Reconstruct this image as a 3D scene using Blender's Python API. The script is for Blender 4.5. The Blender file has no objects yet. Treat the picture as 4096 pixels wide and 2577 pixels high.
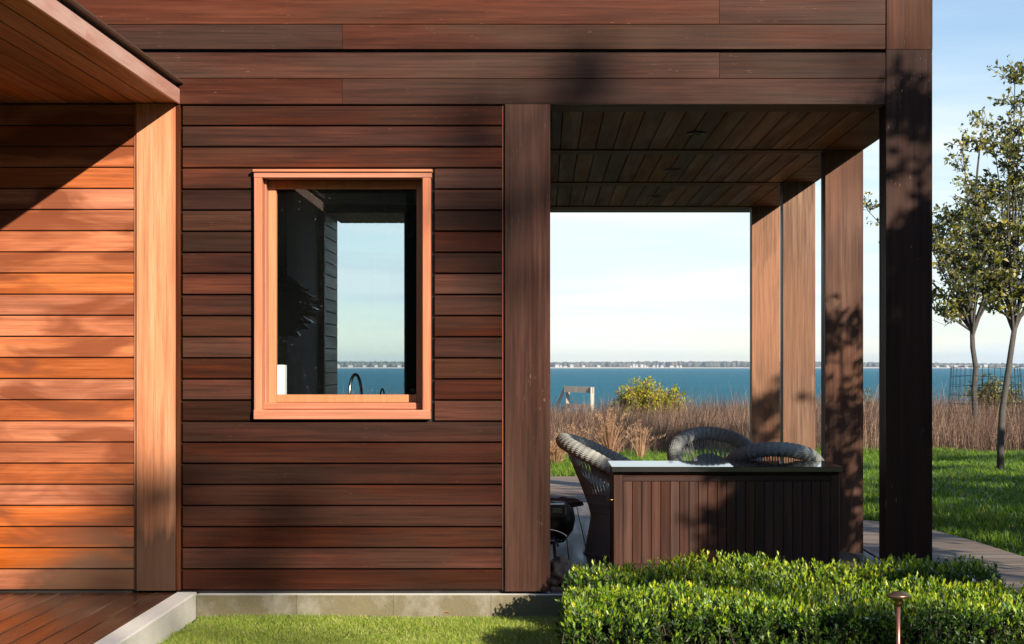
import bpy, math, random
import numpy as np
from mathutils import Vector
random.seed(7)
RNG = np.random.default_rng(11)
PI = math.pi
S = bpy.context.scene
COL = S.collection
# ------------------------------------------------------------------ camera
EYE = 1.3235; DIST = 10.0; FPX = 6800.0; VPX, VPY = 2180.0, 1462.0   # photograph pixels (4096 wide)
cam_d = bpy.data.cameras.new('camera'); cam = bpy.data.objects.new('camera', cam_d); COL.objects.link(cam)
cam.location = (0, -DIST, EYE); cam.rotation_euler = (PI/2, 0, 0)
cam_d.sensor_width = 36; cam_d.lens = 36*FPX/4096
cam_d.shift_x = -(VPX-2048)/4096; cam_d.shift_y = (VPY-1288.5)/4096
cam_d.clip_start = 0.05; cam_d.clip_end = 20000
S.camera = cam
# ------------------------------------------------------------------ light
SUN = Vector((0.70, -1.0, 0.483)).normalized()          # direction towards the sun
sun_el = math.asin(SUN.z); sun_az = math.atan2(SUN.x, SUN.y)
w = bpy.data.worlds.new('World'); S.world = w; w.use_nodes = True
nt = w.node_tree; nt.nodes.clear()
def wn(t, **k):
    n = nt.nodes.new(t)
    for a, b in k.items(): setattr(n, a, b)
    return n
sky = wn('ShaderNodeTexSky', sky_type='NISHITA', sun_disc=False, sun_elevation=sun_el, sun_rotation=sun_az,
         altitude=0, air_density=1.0, dust_density=0.15, ozone_density=3.0)
tc = wn('ShaderNodeTexCoord'); mp = wn('ShaderNodeMapping'); mp.inputs['Scale'].default_value = (1.6, 1.6, 15)
mp.inputs['Rotation'].default_value = (0.05, 0.03, 0)
nz = wn('ShaderNodeTexNoise'); nz.inputs['Scale'].default_value = 2.1; nz.inputs['Detail'].default_value = 7; nz.inputs['Roughness'].default_value = .55
nz.inputs['Distortion'].default_value = .6
rp = wn('ShaderNodeValToRGB'); rp.color_ramp.elements[0].position = .34; rp.color_ramp.elements[1].position = .66
rp.color_ramp.elements[0].color = (0, 0, 0, 1); rp.color_ramp.elements[1].color = (1, 1, 1, 1)
sz_ = wn('ShaderNodeSeparateXYZ'); lay = wn('ShaderNodeValToRGB')          # thin high cloud: a veil low over the whole horizon
le = lay.color_ramp.elements
while len(le) < 6: le.new(.5)
for e_, (ps, c_) in zip(le, [(0, .92), (.030, .80), (.055, 1.0), (.12, .85), (.20, .22), (.40, .06)]): e_.position = ps; e_.color = (c_, c_, c_, 1)
mm = wn('ShaderNodeMath', operation='MULTIPLY_ADD'); mm.inputs[1].default_value = .85; mm.inputs[2].default_value = .28
ml = wn('ShaderNodeMath', operation='MULTIPLY', use_clamp=True)
mx = wn('ShaderNodeMixRGB'); mp2 = wn('ShaderNodeMapping'); mp2.inputs['Scale'].default_value = (2.2, 2.2, 26); mp2.inputs['Location'].default_value = (3.1, .4, 1.7)
nz2 = wn('ShaderNodeTexNoise'); nz2.inputs['Scale'].default_value = 2.0; nz2.inputs['Detail'].default_value = 8; nz2.inputs['Distortion'].default_value = .8
rp2_ = wn('ShaderNodeValToRGB'); rp2_.color_ramp.elements[0].position = .38; rp2_.color_ramp.elements[1].position = .62
rp2_.color_ramp.elements[0].color = (5.75, 6.5, 7.0, 1); rp2_.color_ramp.elements[1].color = (6.9, 7.2, 7.35, 1)
bg = wn('ShaderNodeBackground'); bg.inputs['Strength'].default_value = 0.078
out = wn('ShaderNodeOutputWorld')
L = nt.links.new
L(tc.outputs['Generated'], mp2.inputs[0]); L(mp2.outputs[0], nz2.inputs['Vector']); L(nz2.outputs['Fac'], rp2_.inputs[0]); L(rp2_.outputs[0], mx.inputs['Color2'])
L(tc.outputs['Generated'], mp.inputs['Vector']); L(mp.outputs[0], nz.inputs['Vector']); L(nz.outputs['Fac'], rp.inputs[0])
L(rp.outputs[0], mm.inputs[0]); L(tc.outputs['Generated'], sz_.inputs[0]); L(sz_.outputs[2], lay.inputs[0]); L(lay.outputs[0], ml.inputs[0]); L(mm.outputs[0], ml.inputs[1]); L(ml.outputs[0], mx.inputs['Fac']); L(sky.outputs[0], mx.inputs['Color1']); L(mx.outputs[0], bg.inputs['Color']); L(bg.outputs[0], out.inputs[0])
sl = bpy.data.lights.new('sun', 'SUN'); sl.energy = 5.0; sl.angle = math.radians(.55); sl.color = (1, .89, .74)
so = bpy.data.objects.new('sun', sl); COL.objects.link(so)
so.rotation_euler = SUN.to_track_quat('Z', 'Y').to_euler(); so.location = (8, -12, 8)
S.view_settings.view_transform = 'Standard'; S.view_settings.look = 'None'
S.view_settings.exposure = 1.0; S.view_settings.gamma = 1; S.view_settings.use_curve_mapping = False
S.render.engine = 'CYCLES'
S.cycles.max_bounces = 8; S.cycles.transparent_max_bounces = 24; S.cycles.use_denoising = True
S.cycles.caustics_reflective = False; S.cycles.caustics_refractive = False
# ------------------------------------------------------------------ helpers
def W(u, v, y):                                          # photograph pixel at depth y -> point
    d = DIST+y
    return ((u-VPX)/FPX*d, y, EYE-(v-VPY)/FPX*d)
def FX(u): return (u-VPX)/680.0
def FZ(v): return EYE-(v-VPY)/680.0
def tag(o, label=None, cat=None, group=None, kind=None):
    if label: o['label'] = label
    if cat: o['category'] = cat
    if group: o['group'] = group
    if kind: o['kind'] = kind
    return o
def empty(name, loc=(0, 0, 0), rz=0, parent=None):
    o = bpy.data.objects.new(name, None); COL.objects.link(o); o.location = loc; o.rotation_euler = (0, 0, rz)
    o.empty_display_size = .1
    if parent: o.parent = parent
    return o
def link(name, me, mat=None, parent=None, loc=(0, 0, 0)):
    o = bpy.data.objects.new(name, me); COL.objects.link(o); o.location = loc
    if mat and not me.materials: me.materials.append(mat)
    if parent: o.parent = parent
    return o
def copy_tree(o, parent=None):
    c = o.copy(); COL.objects.link(c); c.parent = parent
    for ch in list(o.children): copy_tree(ch, c)
    return c
def np_mesh(name, V, F, smooth=False, tint=None):
    V = np.asarray(V, np.float32); F = np.asarray(F, np.int32); k = F.shape[1]
    me = bpy.data.meshes.new(name)
    me.vertices.add(len(V)); me.vertices.foreach_set('co', V.ravel())
    me.loops.add(F.size); me.loops.foreach_set('vertex_index', F.ravel())
    me.polygons.add(len(F)); me.polygons.foreach_set('loop_start', np.arange(0, F.size, k, dtype=np.int32))
    if smooth: me.polygons.foreach_set('use_smooth', np.ones(len(F), bool))
    if tint is not None:
        a = me.attributes.new('tint', 'FLOAT', 'POINT'); a.data.foreach_set('value', np.asarray(tint, np.float32))
    me.update(calc_edges=True); me.validate()
    return me
class MB:
    def __init__(s): s.v = []; s.f = []
    def add(s, vs, fs):
        b = len(s.v); s.v += [tuple(p) for p in vs]; s.f += [tuple(i+b for i in f) for f in fs]; return s
    def box(s, x0, x1, y0, y1, z0, z1):
        return s.add([(x0,y0,z0),(x1,y0,z0),(x1,y1,z0),(x0,y1,z0),(x0,y0,z1),(x1,y0,z1),(x1,y1,z1),(x0,y1,z1)],
                     [(0,3,2,1),(4,5,6,7),(0,1,5,4),(1,2,6,5),(2,3,7,6),(3,0,4,7)])
    def bbox(s, x0, x1, y0, y1, z0, z1, b=.003, axis=0):
        # box with its long edges chamfered
        lo = [x0, y0, z0]; hi = [x1, y1, z1]; i, j = [(1, 2), (2, 0), (0, 1)][axis]
        b = min(b, (hi[i]-lo[i])/2.2, (hi[j]-lo[j])/2.2)
        sec = [(lo[i]+b,lo[j]),(hi[i]-b,lo[j]),(hi[i],lo[j]+b),(hi[i],hi[j]-b),(hi[i]-b,hi[j]),(lo[i]+b,hi[j]),(lo[i],hi[j]-b),(lo[i],lo[j]+b)]
        vs = []
        for e in (lo[axis], hi[axis]):
            for a, c in sec:
                p = [0, 0, 0]; p[axis] = e; p[i] = a; p[j] = c; vs.append(p)
        fs = [(k, (k+1) % 8, 8+(k+1) % 8, 8+k) for k in range(8)]
        fs += [tuple(range(7, -1, -1)), tuple(range(8, 16))]
        return s.add(vs, fs)
    def tube(s, pts, r, n=8, cap=True):
        pts = [Vector(p) for p in pts]; m = len(pts)
        rs = r if hasattr(r, '__len__') else [r]*m
        up = None; rings = []
        for i, p in enumerate(pts):
            d = (pts[min(i+1, m-1)]-pts[max(i-1, 0)]).normalized()
            if up is None:
                up = Vector((0, 0, 1)) if abs(d.z) < .9 else Vector((1, 0, 0))
            a = d.cross(up)
            if a.length < 1e-5: a = d.orthogonal()
            a.normalize(); up = a.cross(d).normalized()
            rings.append([p+(a*math.cos(2*PI*k/n)+up*math.sin(2*PI*k/n))*rs[i] for k in range(n)])
        b = len(s.v)
        for rg in rings: s.v += [tuple(q) for q in rg]
        for i in range(m-1):
            for k in range(n):
                s.f.append((b+i*n+k, b+i*n+(k+1) % n, b+(i+1)*n+(k+1) % n, b+(i+1)*n+k))
        if cap:
            s.f.append(tuple(b+k for k in range(n-1, -1, -1))); s.f.append(tuple(b+(m-1)*n+k for k in range(n)))
        return s
    def lathe(s, prof, n=20, c=(0, 0)):
        b = len(s.v)
        for r, z in prof:
            for k in range(n): s.v.append((c[0]+r*math.cos(2*PI*k/n), c[1]+r*math.sin(2*PI*k/n), z))
        for i in range(len(prof)-1):
            for k in range(n):
                s.f.append((b+i*n+k, b+i*n+(k+1) % n, b+(i+1)*n+(k+1) % n, b+(i+1)*n+k))
        return s
    def mesh(s, name, smooth=False):
        me = bpy.data.meshes.new(name); me.from_pydata(s.v, [], s.f)
        if smooth: me.polygons.foreach_set('use_smooth', [True]*len(me.polygons))
        me.update(); return me
    def build(s, name, mat, parent=None, loc=(0, 0, 0), smooth=False):
        return link(name, s.mesh(name, smooth), mat, parent, loc)
_cache = {}
def plank(name, x0, x1, y0, y1, z0, z1, mat, parent, axis=0, b=.003):
    k = (round(x1-x0, 4), round(y1-y0, 4), round(z1-z0, 4), mat.name, axis, b)
    if k not in _cache:
        dx, dy, dz = (x1-x0)/2, (y1-y0)/2, (z1-z0)/2
        me = MB().bbox(-dx, dx, -dy, dy, -dz, dz, b, axis).mesh(name); me.materials.append(mat); _cache[k] = me
    o = bpy.data.objects.new(name, _cache[k]); COL.objects.link(o); o.location = ((x0+x1)/2, (y0+y1)/2, (z0+z1)/2); o.parent = parent
    return o
# ------------------------------------------------------------------ materials
class NT:
    def __init__(s, name):
        s.m = bpy.data.materials.new(name); s.m.use_nodes = True; s.t = s.m.node_tree; s.t.nodes.clear()
        s.out = s.n('ShaderNodeOutputMaterial')
    def n(s, t, ins=None, **k):
        nd = s.t.nodes.new(t)
        for a, b in k.items(): setattr(nd, a, b)
        for a, b in (ins or {}).items():
            if hasattr(b, 'node'): s.t.links.new(b, nd.inputs[a])
            else: nd.inputs[a].default_value = b
        return nd
    def noise(s, vec, scale, detail=4, rough=.55, dist=0):
        return s.n('ShaderNodeTexNoise', {'Vector': vec, 'Scale': scale, 'Detail': detail, 'Roughness': rough, 'Distortion': dist}).outputs['Fac']
    def map(s, vec, scale, loc=(0, 0, 0), rot=(0, 0, 0)):
        return s.n('ShaderNodeMapping', {'Vector': vec, 'Scale': scale, 'Location': loc, 'Rotation': rot}).outputs[0]
    def ramp(s, f, stops, interp='LINEAR'):
        r = s.n('ShaderNodeValToRGB', {'Fac': f}); r.color_ramp.interpolation = interp; e = r.color_ramp.elements
        while len(e) < len(stops): e.new(.5)
        for i, (p, c) in enumerate(stops):
            e[i].position = p; e[i].color = (c, c, c, 1) if not hasattr(c, '__len__') else (*c, 1)
        return r.outputs['Color']
    def mix(s, f, a, b, mode='MIX'):
        def c(x): return x if hasattr(x, 'node') else ((*x, 1) if hasattr(x, '__len__') else x)
        return s.n('ShaderNodeMixRGB', {'Fac': f, 'Color1': c(a), 'Color2': c(b)}, blend_type=mode).outputs[0]
    def math(s, op, a, b=0.0, clamp=False):
        return s.n('ShaderNodeMath', {0: a, 1: b}, operation=op, use_clamp=clamp).outputs[0]
    def bump(s, h, st=.3, d=.01):
        return s.n('ShaderNodeBump', {'Height': h, 'Strength': st, 'Distance': d}).outputs[0]
    def bsdf(s, **k):
        ins = {}
        for a, b in k.items(): ins[a.replace('_', ' ')] = ((*b, 1) if (isinstance(b, tuple) and len(b) == 3) else b)
        p = s.n('ShaderNodeBsdfPrincipled', ins); s.t.links.new(p.outputs[0], s.out.inputs[0]); return p
    def surf(s, o): s.t.links.new(o, s.out.inputs[0])
    def rand_vec(s):
        tc = s.n('ShaderNodeTexCoord'); oi = s.n('ShaderNodeObjectInfo')
        r = s.math('MULTIPLY', oi.outputs['Random'], 53.0)
        cb = s.n('ShaderNodeCombineXYZ', {0: r, 1: r, 2: r}).outputs[0]
        return s.n('ShaderNodeVectorMath', {0: tc.outputs['Object'], 1: cb}, operation='ADD').outputs[0], oi.outputs['Random']
    def pos(s): return s.n('ShaderNodeNewGeometry').outputs['Position']
    def sep(s, v): return s.n('ShaderNodeSeparateXYZ', {0: v}).outputs

def wood(name, dark, mid, light, axis=0, rough=(.35, .6), val=.35, sat=.25, gscale=1.0, bump=.25, spec=.4, streak=.5, extra=None, blotch=None):
    m = NT(name); vec, rnd = m.rand_vec()
    al = .55; ac = 9.0
    sc = [ac, ac, ac]; sc[axis] = al
    v = m.map(vec, tuple(x*gscale for x in sc))
    warp = m.noise(m.map(vec, (2.0, 2.0, 2.0)), 1.0, 2)
    big = m.noise(v, .45, 4, .55, .4)                      # broad figure
    fine = m.noise(m.map(vec, tuple((70 if i != axis else 1.6)*gscale for i in range(3))), 1.0, 5, .72)
    med = m.noise(v, 3.2, 5, .6, .25)
    f = m.math('ADD', m.math('MULTIPLY', big, .55), m.math('MULTIPLY', med, .45))
    col = m.ramp(f, [(.30, dark), (.50, mid), (.70, light)])
    g = m.ramp(fine, [(.36, 1-streak), (.50, .97), (.62, 1+streak*.5)])
    col = m.mix(1.0, col, g, 'MULTIPLY')
    blo = m.noise(m.map(vec, tuple((2.6 if i != axis else .8) for i in range(3))), 1.0, 3, .5, .5)
    if blotch:
        col = m.mix(m.ramp(blo, [(.42, 0), (.60, .95)]), col, m.mix(1.0, blotch, g, 'MULTIPLY'))
    vv = m.math('ADD', 1-val/2, m.math('MULTIPLY', rnd, val))
    r2 = m.math('FRACT', m.math('MULTIPLY', rnd, 7.31))
    hs = m.n('ShaderNodeHueSaturation', {'Color': col, 'Value': vv, 'Saturation': m.math('ADD', 1-sat/2, m.math('MULTIPLY', r2, sat))})
    col = hs.outputs[0]
    if extra: col = extra(m, col, vec, rnd)
    ro = m.ramp(m.noise(v, 1.2, 3), [(.3, rough[0]), (.7, rough[1])])
    h = m.math('ADD', fine, m.math('MULTIPLY', med, .6))
    m.bsdf(Base_Color=col, Roughness=ro, Specular_IOR_Level=spec, Normal=m.bump(h, bump, .002))
    return m.m
def scratches(axis, amount=.6):
    def fx(m, col, vec, rnd):                              # pale flecks of worn finish
        sc = [150, 150, 150]; sc[axis] = 22
        n = m.noise(m.map(vec, tuple(sc)), 1.0, 1, .4)
        p = m.noise(m.map(vec, (6, 6, 4)), 1.0, 3, .6)
        k = m.math('MULTIPLY', m.ramp(n, [(.70, 0), (.735, 1)]), m.ramp(p, [(.54, 0), (.66, amount)]))
        return m.mix(k, col, (.42, .30, .20))
    return fx
def cedar_wear_and_shade(m, col, vec, rnd):
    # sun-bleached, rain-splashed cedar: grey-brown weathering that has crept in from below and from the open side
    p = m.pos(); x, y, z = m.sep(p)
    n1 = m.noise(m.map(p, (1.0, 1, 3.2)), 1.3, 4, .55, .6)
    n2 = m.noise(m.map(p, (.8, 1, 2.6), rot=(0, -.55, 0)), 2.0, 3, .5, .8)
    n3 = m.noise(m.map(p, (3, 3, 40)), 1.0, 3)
    red = m.ramp(n2, [(.46, 0), (.60, .85)])  # diagonal dark mottles: soft branch shadows put into the colour, with some staining
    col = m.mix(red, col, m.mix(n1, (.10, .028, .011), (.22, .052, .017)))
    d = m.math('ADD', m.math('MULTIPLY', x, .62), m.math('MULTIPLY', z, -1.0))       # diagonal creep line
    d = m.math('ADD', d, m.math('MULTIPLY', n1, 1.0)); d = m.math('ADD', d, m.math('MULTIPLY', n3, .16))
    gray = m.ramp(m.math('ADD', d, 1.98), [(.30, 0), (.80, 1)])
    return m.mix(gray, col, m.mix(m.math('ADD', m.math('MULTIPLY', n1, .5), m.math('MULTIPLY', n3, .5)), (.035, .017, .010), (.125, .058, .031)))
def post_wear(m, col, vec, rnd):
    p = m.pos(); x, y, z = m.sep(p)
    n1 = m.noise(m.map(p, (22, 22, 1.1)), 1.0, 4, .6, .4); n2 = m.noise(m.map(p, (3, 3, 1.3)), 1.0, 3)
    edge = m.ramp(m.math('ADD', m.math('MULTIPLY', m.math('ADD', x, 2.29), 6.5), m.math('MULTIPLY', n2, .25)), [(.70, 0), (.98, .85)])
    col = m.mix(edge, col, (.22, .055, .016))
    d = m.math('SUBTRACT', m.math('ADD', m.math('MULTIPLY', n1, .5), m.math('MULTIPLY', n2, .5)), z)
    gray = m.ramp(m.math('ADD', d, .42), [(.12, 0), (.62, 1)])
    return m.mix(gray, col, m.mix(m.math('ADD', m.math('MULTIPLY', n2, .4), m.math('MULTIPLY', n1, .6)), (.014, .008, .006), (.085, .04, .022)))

M = {}
DK = dict(dark=(.016, .0050, .0030), mid=(.054, .0132, .0060), light=(.104, .0265, .0110), blotch=(.036, .0135, .0072))
M['clad'] = wood('weathered_mahogany_boards', spec=.16, axis=0, val=1.05, sat=.24, rough=(.38, .6), streak=.42, extra=scratches(0, .10), **DK)
M['clad_y'] = wood('mahogany_side_boards', spec=.16, axis=1, val=.9, sat=.3, rough=(.4, .6), streak=.34, dark=(.04, .015, .009), mid=(.10, .034, .018), light=(.17, .062, .033), blotch=(.08, .035, .02))
M['fascia'] = wood('weathered_mahogany_fascia', spec=.16, dark=(0.016, 0.005704, 0.003864), mid=(0.048, 0.01518, 0.00874), light=(0.082, 0.02944, 0.01794), blotch=(0.044, 0.0207, 0.01288), axis=0, val=.7, sat=.2, rough=(.33, .55), streak=.36, extra=scratches(0, .22))
M['post'] = wood('weathered_mahogany_posts', spec=.15, dark=(0.021, 0.006992, 0.00396), mid=(0.06, 0.01794, 0.009), light=(0.108, 0.03956, 0.0216), blotch=(0.08, 0.03128, 0.0171), axis=2, val=.3, sat=.3, rough=(.4, .6), streak=.4, extra=scratches(2, .3))
M['column'] = wood('sunlit_porch_columns', dark=(.06, .028, .017), mid=(.155, .082, .05), light=(.34, .215, .15), blotch=(.22, .108, .064), axis=2, val=.5, sat=.15, rough=(.45, .65), streak=.32, spec=.25)  # lighter copy: strong sun on the rear columns put into the colour
M['col_dark'] = wood('shade_toned_corner_column', spec=.15, dark=(.012, .0055, .004), mid=(.030, .0115, .0072), light=(.055, .022, .014), axis=2, val=.1, sat=.1, rough=(.45, .65), streak=.4, extra=scratches(2, .8))  # darker copy: shade over the corner column put into the colour
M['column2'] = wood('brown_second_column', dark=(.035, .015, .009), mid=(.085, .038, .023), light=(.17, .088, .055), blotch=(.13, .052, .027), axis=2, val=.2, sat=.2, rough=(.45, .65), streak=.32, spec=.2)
M['cedar'] = wood('oiled_cedar_boards', dark=(0.21, 0.04888, 0.0152), mid=(0.38, 0.1109, 0.0399), light=(0.5, 0.1833, 0.0741), axis=0, val=.4, sat=.2, rough=(.4, .6), streak=.3, spec=.3, extra=cedar_wear_and_shade)
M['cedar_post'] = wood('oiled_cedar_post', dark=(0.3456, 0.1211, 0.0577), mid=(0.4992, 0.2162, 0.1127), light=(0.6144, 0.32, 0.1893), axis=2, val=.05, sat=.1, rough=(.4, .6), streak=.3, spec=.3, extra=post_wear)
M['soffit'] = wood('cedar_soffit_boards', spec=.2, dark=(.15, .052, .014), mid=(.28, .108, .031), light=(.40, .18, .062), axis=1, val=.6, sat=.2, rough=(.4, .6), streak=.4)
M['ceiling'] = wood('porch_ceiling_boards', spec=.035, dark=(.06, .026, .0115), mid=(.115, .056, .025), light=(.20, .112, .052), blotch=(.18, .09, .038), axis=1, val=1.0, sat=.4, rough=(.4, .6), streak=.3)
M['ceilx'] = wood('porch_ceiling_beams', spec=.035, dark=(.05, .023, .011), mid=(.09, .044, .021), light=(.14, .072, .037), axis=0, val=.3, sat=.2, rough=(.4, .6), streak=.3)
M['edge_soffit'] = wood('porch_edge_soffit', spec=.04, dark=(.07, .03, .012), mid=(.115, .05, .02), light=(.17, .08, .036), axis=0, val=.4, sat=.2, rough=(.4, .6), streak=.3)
M['winframe'] = wood('bright_cedar_winframe', dark=(0.3162, 0.1129, 0.06019), mid=(0.4371, 0.1677, 0.0961), light=(0.5208, 0.2251, 0.138), axis=0, val=.2, sat=.2, rough=(.5, .7), streak=.24, spec=.3)
M['winframe_v'] = wood('bright_cedar_winframe_v', dark=(0.3162, 0.1129, 0.06019), mid=(0.4371, 0.1677, 0.0961), light=(0.5208, 0.2251, 0.138), axis=2, val=.2, sat=.2, rough=(.5, .7), streak=.24, spec=.3)
M['sash'] = wood('orange_cedar_sash', dark=(0.368, 0.132, 0.0468), mid=(0.448, 0.176, 0.0676), light=(0.512, 0.2288, 0.0936), axis=2, val=.1, sat=.1, rough=(.5, .7), streak=.12)
M['cab'] = wood('dark_ipe_cabinet', dark=(0.01721, 0.006908, 0.004782), mid=(0.04876, 0.01806, 0.01063), light=(0.0861, 0.03613, 0.02125), axis=2, val=.7, sat=.3, rough=(.35, .5), streak=.4)
M['cabx'] = wood('dark_ipe_cabinet_rails', dark=(0.01721, 0.006908, 0.004782), mid=(0.04016, 0.01382, 0.008503), light=(0.06311, 0.02391, 0.01488), axis=0, val=.3, sat=.2, rough=(.35, .5), streak=.4)
M['deck'] = wood('wet_mahogany_deck', dark=(0.028, 0.0104, 0.0064), mid=(0.068, 0.0256, 0.0144), light=(0.12, 0.0496, 0.028), axis=1, val=.4, sat=.3, rough=(.10, .34), streak=.3, bump=.06, spec=.6, blotch=(0.096, 0.056, 0.036))
M['greydeck_y'] = wood('grey_deck_planks', dark=(.07, .058, .05), mid=(.13, .11, .095), light=(.19, .165, .145), axis=1, val=.3, sat=.2, rough=(.4, .6), streak=.3)
M['greydeck'] = wood('grey_boardwalk_planks', dark=(.11, .08, .062), mid=(.19, .145, .112), light=(.27, .215, .17), axis=0, val=.45, sat=.3, rough=(.5, .75), streak=.4)
M['greyrail'] = wood('silvered_railing_timber', dark=(.28, .25, .21), mid=(.40, .36, .30), light=(.50, .46, .39), axis=2, val=.2, sat=.2, rough=(.6, .8), streak=.3)
M['siding'] = wood('back_porch_siding', dark=(0.16, 0.098, 0.048), mid=(0.272, 0.175, 0.09), light=(0.4, 0.266, 0.144), axis=1, val=.6, sat=.3, rough=(.45, .6), streak=.25)
def plain(name, c, rough=.5, metal=0, spec=.5, var=.15, scale=8, bump=0, c2=None):
    m = NT(name); vec, rnd = m.rand_vec()
    n = m.noise(vec, scale, 5, .6)
    c2 = c2 or tuple(x*(1-var*2) for x in c)
    col = m.mix(n, c, c2)
    k = dict(Base_Color=col, Roughness=m.ramp(m.noise(vec, scale*2.3, 3), [(.3, rough*.85), (.7, min(1, rough*1.15))]), Metallic=metal, Specular_IOR_Level=spec)
    if bump: k['Normal'] = m.bump(m.noise(vec, scale*6, 4), bump, .005)
    m.bsdf(**k); return m.m
M['dark'] = plain('shadow_gap_backing', (.012, .008, .007), .8)
M['room'] = plain('grey_plaster', (.16, .15, .135), .8)
M['roomdark'] = plain('dark_panelling', (.05, .04, .035), .7)
M['ceil_in'] = plain('interior_ceiling', (.42, .38, .31), .8)
M['roof'] = plain('roof_membrane', (.16, .15, .14), .8)
M['flash'] = plain('bronze_flashing', (.16, .10, .065), .45, .6)
M['black'] = plain('black_plastic', (.012, .012, .013), .35)
M['screen'] = plain('grey_screen', (.16, .16, .15), .12)
M['chrome'] = plain('polished_steel', (.62, .64, .66), .12, 1.0, var=.05)
M['bluesteel'] = plain('blued_pipe', (.10, .13, .16), .25, .7)
M['trim_dark'] = plain('dark_downlight_trim', (.035, .034, .034), .5)
M['nickel'] = plain('warm_nickel', (.55, .47, .38), .16, 1.0, var=.05)
M['brass'] = plain('aged_brass', (.42, .25, .09), .3, 1.0)
M['stone'] = plain('polished_black_stone', (.028, .026, .026), .03, 0, 1.0, scale=30)
M['white'] = plain('white_card', (.80, .80, .76), .6, var=.03)
M['bag'] = plain('charcoal_fabric', (.05, .042, .04), .75, bump=.4, scale=14)
M['brown_cloth'] = plain('brown_fabric', (.09, .045, .032), .8, bump=.4, scale=14)
M['wire'] = plain('dark_wire', (.02, .025, .022), .5, .5)
M['house_white'] = plain('white_clapboard', (.52, .50, .48), .7)
M['house_roof'] = plain('grey_shingle_roof', (.30, .28, .27), .8)
M['beach'] = plain('pale_beach_sand', (.62, .54, .42), .9)
M['lampmetal'] = plain('pendant_dark_metal', (.10, .10, .11), .22, .9)
M['leafpaper'] = plain('fallen_leaf_brown', (.30, .13, .06), .7)
def concrete():
    m = NT('mossy_concrete'); p = m.pos(); x, y, z = m.sep(p)
    n = m.noise(p, 2.2, 7, .65); n2 = m.noise(m.map(p, (5, 5, 2.5)), 1.0, 6, .65, .3); n3 = m.noise(p, 60, 4)
    col = m.mix(n3, (.68, .66, .60), (.80, .78, .72))
    nrm = m.sep(m.n('ShaderNodeNewGeometry').outputs['Normal'])[2]
    nn_ = m.sep(m.n('ShaderNodeNewGeometry').outputs['Normal']); vert = m.math('ADD', m.math('ABSOLUTE', nn_[1]), m.math('MULTIPLY', m.math('ABSOLUTE', nn_[0]), .45), True)
    moss = m.math('MULTIPLY', m.ramp(m.math('ADD', m.math('MULTIPLY', n, .55), m.math('MULTIPLY', n2, .45)), [(.22, .55), (.5, 1)]), vert)
    col = m.mix(m.math('MULTIPLY', moss, .95), col, m.mix(n, (.05, .041, .015), (.16, .125, .05)))
    pits = m.ramp(m.noise(p, 130, 2), [(.28, .35), (.36, 1)])
    col = m.mix(1.0, col, pits, 'MULTIPLY')
    m.bsdf(Base_Color=col, Roughness=.85, Normal=m.bump(m.math('ADD', n3, n), .25, .01)); return m.m
M['concrete'] = concrete()
def copper():
    m = NT('pink_tarnished_copper'); vec, _ = m.rand_vec()
    a = m.noise(m.map(vec, (6, .7, 6)), 1.0, 5, .6, .5); b = m.noise(m.map(vec, (6, 3, 40)), 1.0, 4)
    col = m.ramp(a, [(.3, (.42, .19, .14)), (.5, (.55, .32, .26)), (.7, (.62, .44, .38))])
    col = m.mix(m.ramp(b, [(.5, 0), (.75, .5)]), col, (.40, .17, .12))
    m.bsdf(Base_Color=col, Roughness=.42, Metallic=.25); return m.m
M['copper'] = copper()
M['copperpipe'] = plain('copper_stem', (.50, .25, .18), .35, .8, c2=(.42, .15, .11), scale=5)
M['bronze'] = plain('bronze_cap', (.34, .23, .13), .35, .8, scale=12, c2=(.22, .11, .08))
def glass():
    m = NT('window_glass')
    bf = m.n('ShaderNodeNewGeometry').outputs['Backfacing']; ior = m.math('SUBTRACT', 1.5, m.math('MULTIPLY', bf, 1.5-1/1.5))
    fr = m.n('ShaderNodeFresnel', {'IOR': ior}).outputs[0]
    t = m.n('ShaderNodeBsdfTransparent', {'Color': (.93, .965, .97, 1)}); g = m.n('ShaderNodeBsdfGlossy', {'Color': (1, 1, 1, 1), 'Roughness': .0})
    mxs = m.n('ShaderNodeMixShader', {0: fr}); m.t.links.new(t.outputs[0], mxs.inputs[1]); m.t.links.new(g.outputs[0], mxs.inputs[2])
    dn = m.noise(m.pos(), 95, 1, .3); dust = m.n('ShaderNodeBsdfDiffuse', {'Color': (.6, .6, .58, 1)})
    cl = m.noise(m.pos(), 2.2, 3)
    k = m.math('MULTIPLY', m.ramp(dn, [(.75, 0), (.79, 1)]), m.ramp(cl, [(.45, .02), (.65, .35)]))
    k = m.math('ADD', k, m.math('MULTIPLY', cl, .004))
    mx2 = m.n('ShaderNodeMixShader', {0: k}); m.t.links.new(mxs.outputs[0], mx2.inputs[1]); m.t.links.new(dust.outputs[0], mx2.inputs[2])
    m.surf(mx2.outputs[0]); return m.m
M['glass'] = glass()
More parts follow.
